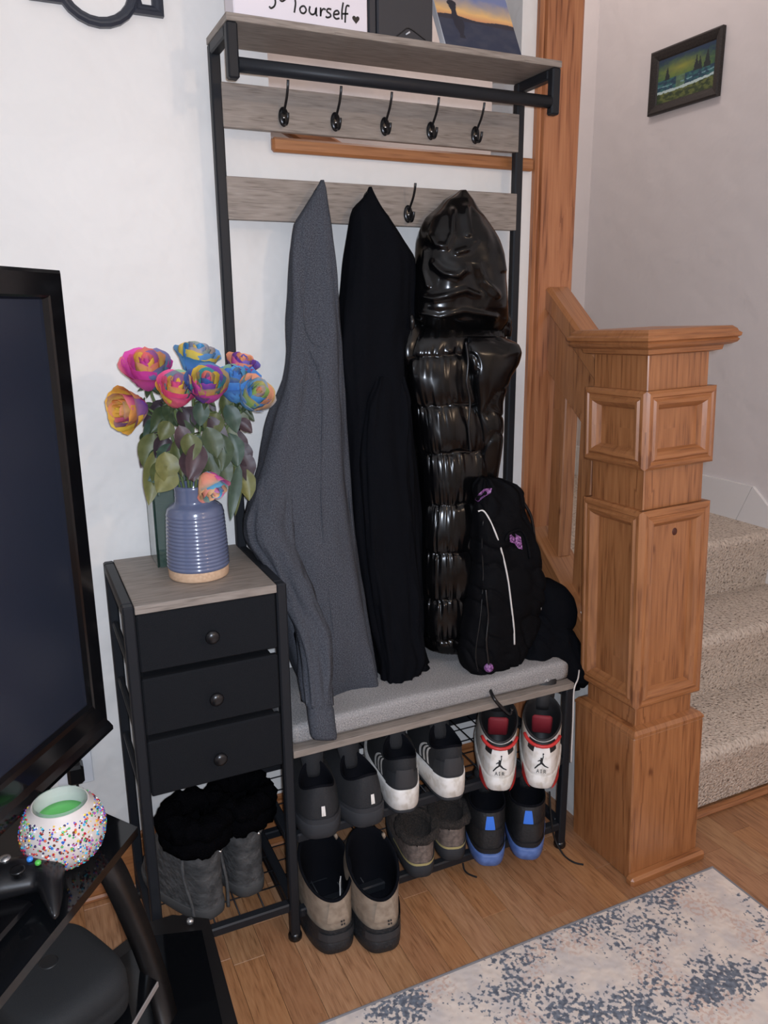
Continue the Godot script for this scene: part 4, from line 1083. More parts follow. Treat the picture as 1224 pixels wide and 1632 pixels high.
func sh_patch_sole(st, d, t0, t1, _t):
	var n := 12
	for j in n:
		var a: float = lerp(t0, t1, float(j) / n); var b: float = lerp(t0, t1, float(j + 1) / n)
		var A := sh_S(d, a); var B := sh_S(d, b)
		var k := Vector3(d.flare * 1.012, 1, 1); var sh := Vector3(0, 0, 0.0045)
		var fa: float = clamp((abs(a) - 0.3) / 0.55, 0.05, 1.0); var fb: float = clamp((abs(b) - 0.3) / 0.55, 0.05, 1.0)
		var a0 := Vector3(A.x, 0.002, A.z) * k + sh; var b0 := Vector3(B.x, 0.002, B.z) * k + sh
		quad_out(st, Vector3(0, 0.02, -0.1), a0, b0, Vector3(B.x, B.y * 0.98 * fb, B.z) * k + sh, Vector3(A.x, A.y * 0.98 * fa, A.z) * k + sh)
func fur_ring(st, y, c: Vector3, rx, rz, th, seed_):
	var nz := fn(seed_, 40.0, 3)
	var rings := []
	for i in 60:
		var a := TAU * i / 60
		var ring := []
		var base := Vector3(c.x + rx * sin(a), y, c.z + rz * cos(a))
		var outw := Vector3(sin(a), 0, cos(a))
		for j in 14:
			var b := TAU * j / 14
			var dv := outw * cos(b) + Vector3.UP * sin(b)
			ring.append(base + dv * th * (0.85 + 0.5 * nz.get_noise_3d(base.x + dv.x * 0.02, base.y + dv.y * 0.02, base.z + dv.z * 0.02)))
		rings.append(ring)
	rings.append(rings[0])
	if true:
		for r in rings:
			pass
	var flip := false
	var q = rings
	var nrm: Vector3 = (q[0][1] - q[0][0]).cross(q[1][0] - q[0][0])
	if nrm.dot(q[0][0] - Vector3(c.x + rx * 0, y, c.z + rz)) < 0: flip = true
	if flip:
		var done := {}
		for r in range(rings.size() - 1): rings[r].reverse()
	loft(st, rings, false, false)
func text_mesh(txt, size, m, xf: Transform3D, parent, called):
	var tm := TextMesh.new(); tm.text = txt; tm.font_size = 32; tm.pixel_size = size / 32.0; tm.depth = 0.0008
	var f := SystemFont.new(); f.font_names = PackedStringArray(["Droid Sans"]); tm.font = f
	var o := MeshInstance3D.new(); o.mesh = tm; o.material_override = m; o.name = called; o.transform = xf
	parent.add_child(o, true)

# ---------------------------------------------------------------- shelf objects
func build_shelf_things():
	var y := YS + 0.0005
	# lettered box sign
	var l := pz(372, 10, 0.118); var r := pz(586, 40, 0.118)
	var s := thing("lettered_box_sign", "white box sign with black handwritten lettering and heart on the shelf", "sign", Vector3((l.x + r.x) / 2, y, 0.09))
	var st := ns(); boxes(st, Vector3(l.x, y, 0.06), Vector3(r.x, y + 0.2, 0.118), 0.002); part("box", st, mat(C(222, 214, 218), 0.6), s)
	st = ns(true)
	var strokes := []
	# pixel strokes of the visible handwriting
	strokes.append([[438, -3], [439, 4], [437, 10], [432, 13], [429, 10]])
	strokes.append([[445, -8], [446, -1], [450, 2], [456, -2]])
	strokes.append([[469, -6], [471, 4], [470, 14], [469, 20]])
	strokes.append([[481, 10], [478, 14], [480, 20], [485, 21], [488, 16], [485, 10], [481, 10]])
	strokes.append([[494, 10], [493, 18], [497, 23], [502, 21], [504, 12], [504, 23], [506, 25]])
	strokes.append([[511, 12], [511, 26], [512, 18], [516, 14], [519, 16]])
	strokes.append([[528, 15], [523, 14], [521, 18], [526, 22], [527, 26], [522, 28], [519, 26]])
	strokes.append([[533, 23], [540, 22], [538, 17], [533, 19], [532, 26], [536, 30], [541, 29]])
	strokes.append([[547, 4], [545, 18], [545, 31]])
	strokes.append([[557, 10], [553, 9], [551, 16], [550, 36]])
	strokes.append([[546, 22], [555, 22]])
	for k in strokes:
		var pts := []
		for q in k: pts.append(Vector3(pz(q[0], q[1], 0.1185).x, pz(q[0], q[1], 0.1185).y, 0.1178))
		ribbon(st, smooth_pts(pts, 4), Vector3.BACK, 0.003, 0.001)
	part("lettering", st, M.plastic_black, s)
	st = ns()
	var hp := PackedVector2Array()
	var hc := pz(567, 31, 0.1178)
	for i in 24:
		var a := TAU * i / 24
		hp.append(Vector2(16 * pow(sin(a), 3), 13 * cos(a) - 5 * cos(2 * a) - 2 * cos(3 * a) - cos(4 * a)) * 0.00046)
	prism(st, hp, Transform3D(Basis(), hc), 0.001); part("heart", st, M.plastic_black, s)
	# black box
	var bl := pz(588, 40, 0.11); var br := pz(690, 60, 0.11)
	var bb := thing("black_box", "plain black upright box standing on the shelf beside the sign", "box", Vector3((bl.x + br.x) / 2, y, 0.07))
	st = ns(); boxes(st, Vector3(bl.x + 0.018, y, 0.03), Vector3(br.x, y + 0.22, 0.11), 0.003); boxes(st, Vector3(bl.x + 0.001, y, 0.032), Vector3(bl.x + 0.018, y + 0.22, 0.106), 0.003); part("box", st, mat(C(44, 45, 50), 0.5), bb)
	st = ns(true); var ap := []
	for q in [[632, 58], [642, 50], [650, 45], [660, 50], [678, 64]]: ap.append(pz(q[0], q[1], 0.1105))
	tube(st, smooth_pts(ap), 0.0012, 6); part("dark_emblem", st, M.plastic_black, bb)
	st = ns(true); tube(st, [pz(647, 55, 0.1115), pz(653, 51, 0.1115)], [0.0012, 0.0018], 6); part("bright_mark", st, M.outlet, bb)
	# leaning sunset print
	var cb := thing("sunset_canvas_print", "canvas print of a sunset with a silhouetted figure leaning on the shelf", "picture", Vector3(0.6, y, 0.1))
	var a0 := pz(712, 72, 0.115); var a1 := pz(833, 88, 0.115)
	var lean := 0.5; var hh := 0.26; var up := Vector3(0, cos(lean), -sin(lean)); var nn := Vector3(0, sin(lean), cos(lean))
	var w := a1.x - a0.x
	var o := Vector3((a0.x + a1.x) / 2, y + 0.0, 0.115)
	st = ns(); bbox(st, o + up * hh * 0.5 - nn * 0.009, Vector3(w, hh, 0.017), 0.001, Basis(Vector3.RIGHT, up, nn)); part("canvas_frame", st, mat(C(220, 216, 216), 0.7), cb)
	var q := ns(); var h1 := Vector3(w / 2, 0, 0)
	uvquad(q, o - h1 + nn * 0.0004, o + h1 + nn * 0.0004, o + h1 + up * hh + nn * 0.0004, o - h1 + up * hh + nn * 0.0004)
	var pm := mat(Color.WHITE, 0.5); pm.albedo_texture = sunset(); part("print", q, pm, cb)
func sunset() -> ImageTexture:
	var w := 128; var h := 256
	var im := Image.create(w, h, false, Image.FORMAT_RGB8); var n := fn(97, 0.03, 3)
	for y in h:
		for x in w:
			var u := x / float(w); var v := 1.0 - y / float(h)   # v = 0 at the bottom
			var nn := n.get_noise_2d(x, y)
			var hz := 0.31 - u * 0.03
			var c: Color
			if v < hz: c = C(46, 52, 72).lerp(C(58, 62, 78), clamp(0.5 + nn * 1.5, 0, 1))
			else:
				var t: float = clamp((v - hz) / 0.35, 0, 1)
				c = C(206, 140, 100).lerp(C(232, 186, 120), clamp(t * 5.0, 0, 1)) if t < 0.2 else C(232, 186, 120).lerp(C(120, 130, 168), clamp((t - 0.2) * 2.2 + nn * 0.2, 0, 1))
			if v > hz - 0.015 and v < hz + 0.02 + 0.012 * sin(u * 9.0): c = C(52, 48, 58)
			var px_ := 0.22
			if v > 0.12 and v < 0.42 and abs(u - px_ - (0.03 if v < 0.3 else 0.0)) < 0.05 + 0.02 * sin(v * 30.0): c = C(38, 38, 50)
			if Vector2((u - px_) * 0.5, v - 0.445).length() < 0.03: c = C(38, 36, 46)
			im.set_pixel(x, y, c)
	return ImageTexture.create_from_image(im)

# ---------------------------------------------------------------- vase and roses
func build_vases():
	var base := Vector3(-0.127, YC + 0.0006, 0.163)
	var v := thing("ribbed_vase", "blue grey ribbed ceramic vase with bare tan foot holding the roses", "vase", base)
	var xf := Transform3D(Basis(), base)
	var st := ns(true)
	lathe(st, [Vector2(0.050, 0.0), Vector2(0.0555, 0.001), Vector2(0.057, 0.004), Vector2(0.0575, 0.020)], 48, xf, true, false); part("tan_foot", st, tmat(noise_tex(201, 0.05, 2, [[0.2, C(190, 156, 126)], [0.8, C(206, 174, 144)]]), 8.0, 0.8), v)
	var pr := [Vector2(0.0572, 0.0195)]
	var rows := 15
	for i in rows * 6 + 1:
		var t := i / float(rows * 6)
		pr.append(Vector2(lerp(0.0582, 0.0535, pow(t, 1.3)) + 0.0013 * abs(sin(t * PI * rows)), 0.021 + t * 0.107))
	for q in [[0.0532, 0.131], [0.0518, 0.136], [0.046, 0.1415], [0.0385, 0.146], [0.0362, 0.150], [0.0368, 0.153], [0.0360, 0.157], [0.0366, 0.162], [0.0358, 0.166], [0.0364, 0.172], [0.037, 0.178], [0.0355, 0.1805], [0.033, 0.179], [0.032, 0.15], [0.045, 0.12]]: pr.append(Vector2(q[0], q[1]))
	st = ns(true); lathe(st, pr, 64, xf, false, true)
	var gl := mat(C(92, 100, 126), 0.2); gl.clearcoat_enabled = true; gl.clearcoat = 0.5; gl.clearcoat_roughness = 0.06
	part("glazed_body", st, gl, v)
	# square glass vase
	var g := thing("square_glass_vase", "tall square green tinted glass vase behind the ribbed vase", "vase", Vector3(-0.150, YC + 0.0006, 0.047))
	var gm := mat(Color(0.22, 0.36, 0.32, 0.24), 0.02); gm.transparency = BaseMaterial3D.TRANSPARENCY_ALPHA
	var c := Vector3(-0.150, YC + 0.0006, 0.047); var w := 0.043; var hh := 0.235
	for i in 4:
		var b := Basis(Vector3.UP, i * PI / 2 + 0.0)
		st = ns(); bbox(st, c + b * Vector3(0, hh / 2, w - 0.002), Vector3(w * 2 - 0.009, hh, 0.004), 0.001, b); part("pane", st, gm, g)
	st = ns(); bbox(st, c + Vector3(0, 0.008, 0), Vector3(w * 2 - 0.009, 0.014, w * 2 - 0.009), 0.002); part("glass_base", st, gm, g)
	for i in 4:
		var b := Basis(Vector3.UP, i * PI / 2)
		st = ns(true); tube(st, [c + b * Vector3(w - 0.002, 0.002, w - 0.002), c + b * Vector3(w - 0.002, hh, w - 0.002)], 0.0024, 8)
		var em := mat(Color(0.10, 0.22, 0.19, 0.8), 0.05); em.transparency = BaseMaterial3D.TRANSPARENCY_ALPHA
		part("corner_edge", st, em, g)

func petal(c: Vector3, fr: Basis, phi: float, R: float, H: float, r0: float, r1: float, curl: float, span: float, col: Array, seed_: int) -> SurfaceTool:
	# a cupped petal around the axis fr.y
	var st := ns(true)
	var nz := fn(seed_, 1.3, 2)
	var P := []; var K := []
	var nt := 8; var nsn := 8
	for i in nt + 1:
		var row := []; var kr := []
		var t := i / float(nt)
		for j in nsn + 1:
			var s := lerpf(-1, 1, j / float(nsn))
			var rt: float = t * (1.0 - 0.14 * s * s)
			var rad: float = R * lerp(r0, r1, pow(sin(min(rt * 1.25, 1.0) * PI / 2), 0.8)) + R * curl * pow(rt, 3.0) + R * 0.05 * nz.get_noise_2d(s * 2.0, t * 2.0 + phi)
			var an: float = phi + s * span * (0.35 + 0.65 * sin(clamp(0.12 + rt * 0.85, 0, 1) * PI * 0.62))
			var yy: float = H * (rt - 0.18) - R * abs(curl) * 0.45 * pow(rt, 4.0) + R * 0.07 * nz.get_noise_2d(s * 3.0 + 7.0, phi * 3.0) * rt
			row.append(c + fr * Vector3(cos(an) * rad, yy, sin(an) * rad))
			var f: float = clamp(s * 0.5 + 0.5 + nz.get_noise_2d(s, t) * 0.4, 0, 1)
			var cc: Color = col[0].lerp(col[1], f)
			cc = cc.lerp(col[2], pow(t, 4.0) * 0.8)
			kr.append(cc.srgb_to_linear())
		P.append(row); K.append(kr)
	for i in nt:
		for j in nsn:
			for q in [[i, j], [i + 1, j + 1], [i, j + 1], [i, j], [i + 1, j], [i + 1, j + 1]]:
				st.set_color(K[q[0]][q[1]]); st.add_vertex(P[q[0]][q[1]])
	return st
func leaf(st, a: Vector3, tip: Vector3, wid: float, nrm: Vector3, droop: float, seed_: int):
	var d := tip - a; var L := d.length(); d /= L
	var s := d.cross(nrm).normalized(); var n := s.cross(d).normalized()
	var r := RandomNumberGenerator.new(); r.seed = seed_
	var ph := r.randf() * 6.0; var cup := r.randf_range(0.35, 0.8)
	var prev := []
	for i in 11:
		var t := i / 10.0
		var w: float = wid * pow(sin(PI * pow(t, 0.8)), 0.85) * (1.0 if t < 0.99 else 0.0) + 0.0004
		var c := a + d * L * t - Vector3(0, droop * L * t * t, 0) + n * sin(t * 4.0 + ph) * L * 0.05
		var row := []
		for j in 5:
			var q := (j - 2) / 2.0
			row.append(c + s * w * q + n * (abs(q) * w * cup + 0.08 * w * sin(t * 17.0 + ph + q * 2.0) * abs(q)))
		if i > 0:
			for j in 4: quad(st, prev[j], prev[j + 1], row[j + 1], row[j])
		prev = row
func build_roses():
	var pm := mat(Color.WHITE, 0.65); pm.vertex_color_use_as_albedo = true; pm.backlight_enabled = true; pm.backlight = Color(0.12, 0.1, 0.1)
	var YE := C(226, 190, 70); var OR := C(222, 140, 76); var MA := C(206, 74, 160); var PU := C(110, 66, 160); var BL := C(78, 128, 200); var LB := C(96, 160, 214); var TE := C(60, 150, 160); var GR := C(160, 186, 92); var PK := C(222, 84, 130); var CO := C(226, 150, 116); var PE := C(228, 176, 128); var ND := C(56, 72, 160)
	var stem_m := mat(C(84, 100, 58), 0.7)
	var lv := []
	for c in [C(84, 90, 50), C(58, 72, 46), C(106, 106, 58), C(74, 56, 60), C(58, 46, 52), C(56, 76, 62)]:
		var m := tmat(noise_tex(210 + lv.size(), 0.04, 3, [[0.2, c.darkened(0.12)], [0.8, c.lightened(0.03)]]), 5.0, 0.5); lv.append(m)
	var mouth := Vector3(-0.127, YC + 0.178, 0.163)
	# u, v, z, pixel radius, facing (x, y, z), palette, label
	var R := [
		[208, 652, 0.17, 31, Vector3(-0.7, 0.0, 0.45), [YE, YE, YE, OR, YE, OR, YE, MA, OR, PU], "yellow and orange rose with magenta edges drooping towards the television"],
		[236, 594, 0.14, 33, Vector3(-0.1, 0.8, 0.55), [MA, MA, MA, PK, YE, MA, OR, YE, TE, MA], "magenta and yellow dyed rose above the orange one"],
		[281, 626, 0.20, 29, Vector3(0.05, 0.75, 0.62), [PK, YE, PK, MA, YE, PK, TE, YE, TE, PK], "pink and yellow dyed rose with teal outer petals"],
		[314, 577, 0.12, 30, Vector3(0.15, 0.9, 0.3), [BL, LB, YE, TE, BL, PE, BL, PE, BL, YE], "blue rose with pale yellow petals standing tallest at the back"],
		[330, 618, 0.21, 31, Vector3(-0.05, 0.72, 0.68), [MA, PU, ND, PK, YE, TE, YE, PU, TE, YE], "rainbow rose with yellow, purple and teal petals at the middle"],
		[384, 586, 0.13, 22, Vector3(0.2, 0.85, 0.45), [CO, CO, PU, CO, OR, BL, PU, CO, MA, PU], "small coral and purple rose behind the blue one"],
		[377, 616, 0.16, 31, Vector3(-0.15, 0.85, 0.5), [BL, LB, BL, LB, ND, BL, LB, GR, BL, LB], "sky blue rose beside the hall tree upright"],
		[404, 633, 0.19, 28, Vector3(0.25, 0.55, 0.78), [CO, CO, PE, CO, GR, LB, BL, GR, LB, LB], "blue rose with coral heart and green petals"],
		[335, 772, 0.235, 24, Vector3(0.25, -0.7, 0.65), [PE, PE, CO, PK, PE, TE, LB, PE, MA, TE], "wilted peach rose hanging head down over the vase neck"]]
	# leaves: u, v at base, u, v at tip, width px, material, depth, rose index
	var LV := [
		[300, 690, 305, 735, 15, 0, 0.225, 4], [287, 675, 262, 790, 0, 0, 0, -1],
		[250, 715, 236, 805, 14, 2, 0.19, 0], [262, 720, 268, 772, 17, 2, 0.215, 2], [245, 690, 228, 745, 16, 0, 0.17, 0],
		[276, 745, 250, 785, 17, 2, 0.22, 2], [300, 715, 308, 768, 18, 3, 0.222, 4], [284, 678, 300, 730, 13, 3, 0.20, 2],
		[318, 705, 300, 765, 15, 3, 0.228, 4], [330, 680, 345, 730, 15, 1, 0.21, 4], [352, 690, 352, 752, 16, 1, 0.20, 6], [365, 690, 378, 745, 15, 5, 0.19, 6],
		[375, 670, 402, 690, 10, 3, 0.16, 7], [372, 705, 398, 745, 15, 4, 0.17, 7], [385, 720, 398, 770, 14, 4, 0.175, 7], [380, 740, 368, 830, 9, 5, 0.20, 6],
		[385, 745, 396, 798, 14, 2, 0.18, 7], [270, 650, 240, 690, 15, 1, 0.16, 1], [262, 640, 285, 680, 14, 1, 0.16, 2], [255, 665, 228, 700, 11, 5, 0.15, 0],
		[310, 650, 330, 690, 17, 1, 0.17, 4], [345, 655, 330, 700, 15, 0, 0.18, 4], [360, 645, 378, 690, 13, 5, 0.18, 6], [290, 650, 300, 690, 16, 4, 0.17, 2],
		[265, 695, 248, 730, 13, 4, 0.18, 0], [240, 710, 225, 745, 10, 3, 0.15, 0], [330, 720, 342, 770, 13, 1, 0.205, 4], [350, 725, 362, 775, 14, 1, 0.195, 6],
		[280, 700, 290, 760, 13, 0, 0.205, 2], [320, 640, 318, 680, 12, 5, 0.19, 4], [378, 655, 392, 690, 11, 0, 0.15, 7], [255, 735, 246, 775, 12, 0, 0.2, 0], [270, 672, 255, 702, 12, 0, 0.185, 1], [338, 745, 330, 790, 11, 0, 0.2, 8]]
	for i in R.size():
		var q = R[i]
		var c := pz(q[0], q[1], q[2])
		var rr: float = q[3] * c.distance_to(CAM) / FPX
		var ax: Vector3 = q[4].normalized()
		var t := thing("rainbow_rose", q[6], "rose", mouth, "dyed roses in the ribbed vase")
		var side := ax.cross(Vector3(0.3, 0.2, 0.9)).normalized(); var fr := Basis(side, ax, side.cross(ax))
		rng.seed = 300 + i
		var layers := [[2, 0.2, 0.12, 0.0, 1.5, 1.0], [3, 0.3, 0.28, 0.0, 1.2, 1.0], [4, 0.4, 0.46, 0.03, 0.95, 0.99], [5, 0.5, 0.64, 0.10, 0.85, 0.95], [5, 0.55, 0.78, 0.26, 0.85, 0.86]]
		var ph := rng.randf() * 6.0
		var pi_ := 0
		for l in layers.size():
			var Lr = layers[l]
			for k in Lr[0]:
				var pal: Array = q[5]
				var ca: Color = pal[(l * 2 + k) % pal.size()]; var cb: Color = ca.lerp(pal[(l * 2 + k + 1) % pal.size()], 0.3); var cc: Color = ca.lerp(pal[(l * 2 + k + 3) % pal.size()], 0.55)
				var st := petal(c - ax * rr * 0.5, fr, ph + TAU * k / Lr[0] + rng.randf_range(-0.2, 0.2), rr * 1.12, rr * 1.75 * Lr[5], Lr[1] * 0.6, Lr[2], Lr[3] * rng.randf_range(0.6, 1.5), Lr[4], [ca, cb, cc], 400 + i * 30 + pi_)
				part("petal", st, pm, t); pi_ += 1
			ph += 0.9
		# stem into the vase
		var st2 := ns(true)
		var foot := c - ax * rr * 0.85
		var mid := Vector3(lerp(mouth.x, foot.x, 0.55), lerp(mouth.y, foot.y, 0.62), lerp(mouth.z, foot.z, 0.5))
		if i == 8: mid = mouth + Vector3(0.01, 0.07, 0.03)
		var low := mouth + Vector3((i - 4) * 0.0045, -0.03, ((i * 7) % 5 - 2) * 0.006)
		var sp := smooth_pts([foot, foot.lerp(mid, 0.25) - ax * rr * 0.35, mid, low])
		tube(st2, sp, 0.0026, 7); part("stem", st2, stem_m, t)
		st2 = ns(true)
		for k in 5:
			var an := TAU * k / 5
			var o := fr * Vector3(cos(an), 0, sin(an))
			leaf(st2, foot, foot + o * rr * 0.55 - ax * rr * 0.15, rr * 0.14, ax, 0.1, k)
		part("sepals", st2, lv[1], t)
		var mine := []
		for e in LV:
			if e[7] != i: continue
			mine.append(e)
			var e2 = e.duplicate(); e2[0] += rng.randf_range(-14, 14); e2[1] += rng.randf_range(-22, 4); e2[2] += rng.randf_range(-18, 18); e2[3] += rng.randf_range(-30, -6); e2[4] *= 0.85; e2[5] = [1, 4, 5, 1, 3, 0][int(e[5])]; e2[6] -= 0.022
			mine.append(e2)
		for e in mine:
			var a := pz(e[0], e[1], e[6] - 0.01); var b := pz(e[2], e[3], e[6])
			st2 = ns(true); leaf(st2, a, b, e[4] * 0.0013, Vector3(0.1, 0.3, 0.9), 0.0, 500 + int(e[0]) + int(e[3])); part("leaf", st2, lv[e[5]], t)
			# petiole back to the stem
			var best = sp[0]
			for s in sp:
				if s.distance_to(a) < best.distance_to(a): best = s
			st2 = ns(true); tube(st2, [best, a + (b - a) * 0.06], 0.0013, 5); part("petiole", st2, stem_m, t)

# ---------------------------------------------------------------- television corner
func build_tv():
	var dir := Vector3(-0.6, 0, 0.8); var nrm := Vector3(0.8, 0, 0.6)
	var c0 := pz(167, 1158, 0.36); var yb := c0.y; var yt := pz(95, 430, 0.36).y
	c0.y = 0
	var W := 1.03
	var bs := Basis(-dir, Vector3.UP, nrm)
	var t := thing("television", "large black flat television with glossy bezel on a dark stand", "television", c0 + dir * W / 2 + Vector3(0, 0.5512, 0))
	var st := ns()
	bbox(st, c0 + dir * W * 0.5 - nrm * 0.035 + Vector3.UP * (yb + yt) / 2, Vector3(W - 0.02, yt - yb - 0.02, 0.06), 0.01, bs); part("back_shell", st, M.plastic_black, t)
	# bezel: four strips with a sloped inner edge
	var bw := 0.042; var bb := 0.062
	var o0 := c0 + Vector3.UP * yb; var o1 := c0 + Vector3.UP * yt
	var far0 := o0 + dir * W; var far1 := o1 + dir * W
	var rp := [Vector2(0, -0.01), Vector2(0.001, 0.006), Vector2(0.006, 0.010), Vector2(bw - 0.006, 0.010), Vector2(bw - 0.003, 0.008), Vector2(bw, 0.0)]
	st = ns(); mould(st, o0, o1, dir, nrm, rp, 1.0); mould(st, far0, far1, -dir, nrm, rp, 1.0); mould(st, o1, far1, Vector3.DOWN, nrm, rp, 1.0); part("bezel", st, M.tvblack, t)
	st = ns(); mould(st, o0, far0, Vector3.UP, nrm, [Vector2(-0.012, -0.015), Vector2(-0.012, 0.004), Vector2(-0.004, 0.014), Vector2(0.006, 0.018), Vector2(0.018, 0.016), Vector2(0.026, 0.011), Vector2(bb - 0.01, 0.010), Vector2(bb - 0.003, 0.008), Vector2(bb, 0.0)], 0.6); part("lower_bezel", st, M.tvblack, t)
	st = ns(); bbox(st, c0 + dir * W * 0.5 - nrm * 0.003 + Vector3.UP * (yb + yt + 0.02) / 2, Vector3(W - 2 * bw + 0.004, yt - yb - bw - bb + 0.024, 0.006), 0.0, bs); part("screen", st, M.screen, t)
	st = ns(); bbox(st, c0 + dir * W * 0.5 - nrm * 0.03 + Vector3.UP * (0.552 + yb) / 2, Vector3(0.12, yb - 0.555, 0.04), 0.004, bs); part("neck", st, M.plastic_black, t)
	st = ns(); bbox(st, c0 + dir * W * 0.5 - nrm * 0.02 + Vector3.UP * 0.5565, Vector3(0.4, 0.010, 0.20), 0.004, bs); part("foot_plate", st, M.tvblack, t)
	# stand
	var A := Vector3(-0.320, 0, 0.548)
	var s := thing("television_stand", "black glass television stand with curved legs and three shelves", "stand", A + dir * 0.5)
	var side := Vector3(-0.57, 0, -0.82)
	var top := [A, A + dir * 1.05, A + dir * 1.05 - nrm * 0.34 - dir * 0.1, A + side * 0.30]
	slab(s, top, 0.536, 0.55, "glass_top", M.glassblack)
	var B := Vector3(-0.314, 0, 0.551)
	slab(s, [B, B + dir * 1.0, B + dir * 1.0 - nrm * 0.30, B + side * 0.26], 0.258, 0.270, "glass_shelf", M.glassblack)
	var D0 := py(333, 1464, 0.17)
	var e0 := Vector3(D0.x, 0, D0.z)
	slab(s, [e0, Vector3(-0.20, 0, 0.62), Vector3(-0.26, 0, 0.86), Vector3(-0.72, 0, 1.2), Vector3(-0.84, 0, 0.9), Vector3(-0.50, 0, 0.42), Vector3(-0.295, 0, 0.298), Vector3(-0.25, 0, 0.298)], 0.03, 0.17, "base", M.standmetal)
	slab(s, [e0 + Vector3(-0.02, 0, 0.03), Vector3(-0.225, 0, 0.62), Vector3(-0.285, 0, 0.84), Vector3(-0.70, 0, 1.15), Vector3(-0.80, 0, 0.9), Vector3(-0.50, 0, 0.45), Vector3(-0.30, 0, 0.34)], 0.17, 0.176, "base_glass", M.glassblack)
	for f in [Vector3(-0.24, 0, 0.36), Vector3(-0.28, 0, 0.80), Vector3(-0.70, 0, 1.1), Vector3(-0.52, 0, 0.5)]:
		st = ns(true); lathe(st, [Vector2(0.014, 0), Vector2(0.016, 0.004), Vector2(0.016, 0.03)], 14, Transform3D(Basis(), f)); part("foot", st, M.plastic_black, s)
	var bp := py(303, 1468, 0.178)
	st = ns(true); lathe(st, [Vector2(0.007, -0.003), Vector2(0.007, 0.002), Vector2(0.005, 0.005), Vector2(0.001, 0.006)], 16, Transform3D(Basis(), Vector3(bp.x, 0.178, bp.z))); part("silver_stud", st, M.silver, s)
	# curved legs
	for k in 2:
		var off: Vector3 = dir * (0.0 if k == 0 else 0.86)
		var pts := []
		for q in [[168, 1372, 0.545], [185, 1400, 0.50], [208, 1452, 0.40], [232, 1512, 0.30], [252, 1570, 0.225], [268, 1632, 0.172]]: pts.append(py(q[0], q[1], q[2]) + off - nrm * 0.0)
		st = ns(true)
		var rings := []
		var sm := smooth_pts(pts, 5)
		for i in sm.size():
			var ww := 0.02
			rings.append([sm[i] + nrm * 0.008 + dir * ww, sm[i] + nrm * 0.008 - dir * ww, sm[i] - nrm * 0.008 - dir * ww, sm[i] - nrm * 0.008 + dir * ww])
		loft(st, rings); part("curved_leg", st, M.standmetal, s)
	st = ns(); bbox(st, A + dir * 0.5 - nrm * 0.28 + Vector3.UP * 0.36, Vector3(0.05, 0.36, 0.03), 0.003, bs); part("rear_spine", st, M.standmetal, s)
	# pale ground edge of the shelf
	st = ns(); bbox(st, B + dir * 0.5 + nrm * 0.0012 + Vector3.UP * 0.264, Vector3(1.0, 0.009, 0.002), 0.0, bs); part("pale_edge", st, M.paleedge, s)
	var gp := py(2, 1622, 0.29); gp.y = 0.2705
	var gt := thing("green_toy", "small lime green object beside the black zip case", "toy", gp)
	st = ns(true); lathe(st, [Vector2(0.008, 0.0), Vector2(0.017, 0.004), Vector2(0.021, 0.014), Vector2(0.019, 0.026), Vector2(0.011, 0.034), Vector2(0.002, 0.036)], 20, Transform3D(Basis(), gp)); part("body", st, mat(C(160, 196, 80), 0.6), gt)
	build_candle(); build_controller(dir, nrm); build_case(dir, nrm)
func slab(parent, pts: Array, y0, y1, called, m):
	var poly := PackedVector2Array()
	for p in pts: poly.append(Vector2(p.x, -p.z))
	var st := ns(); prism(st, poly, Transform3D(Basis(Vector3(1, 0, 0), Vector3(0, 0, -1), Vector3(0, 1, 0)), Vector3(0, y0, 0)), y1 - y0)
	part(called, st, m, parent)
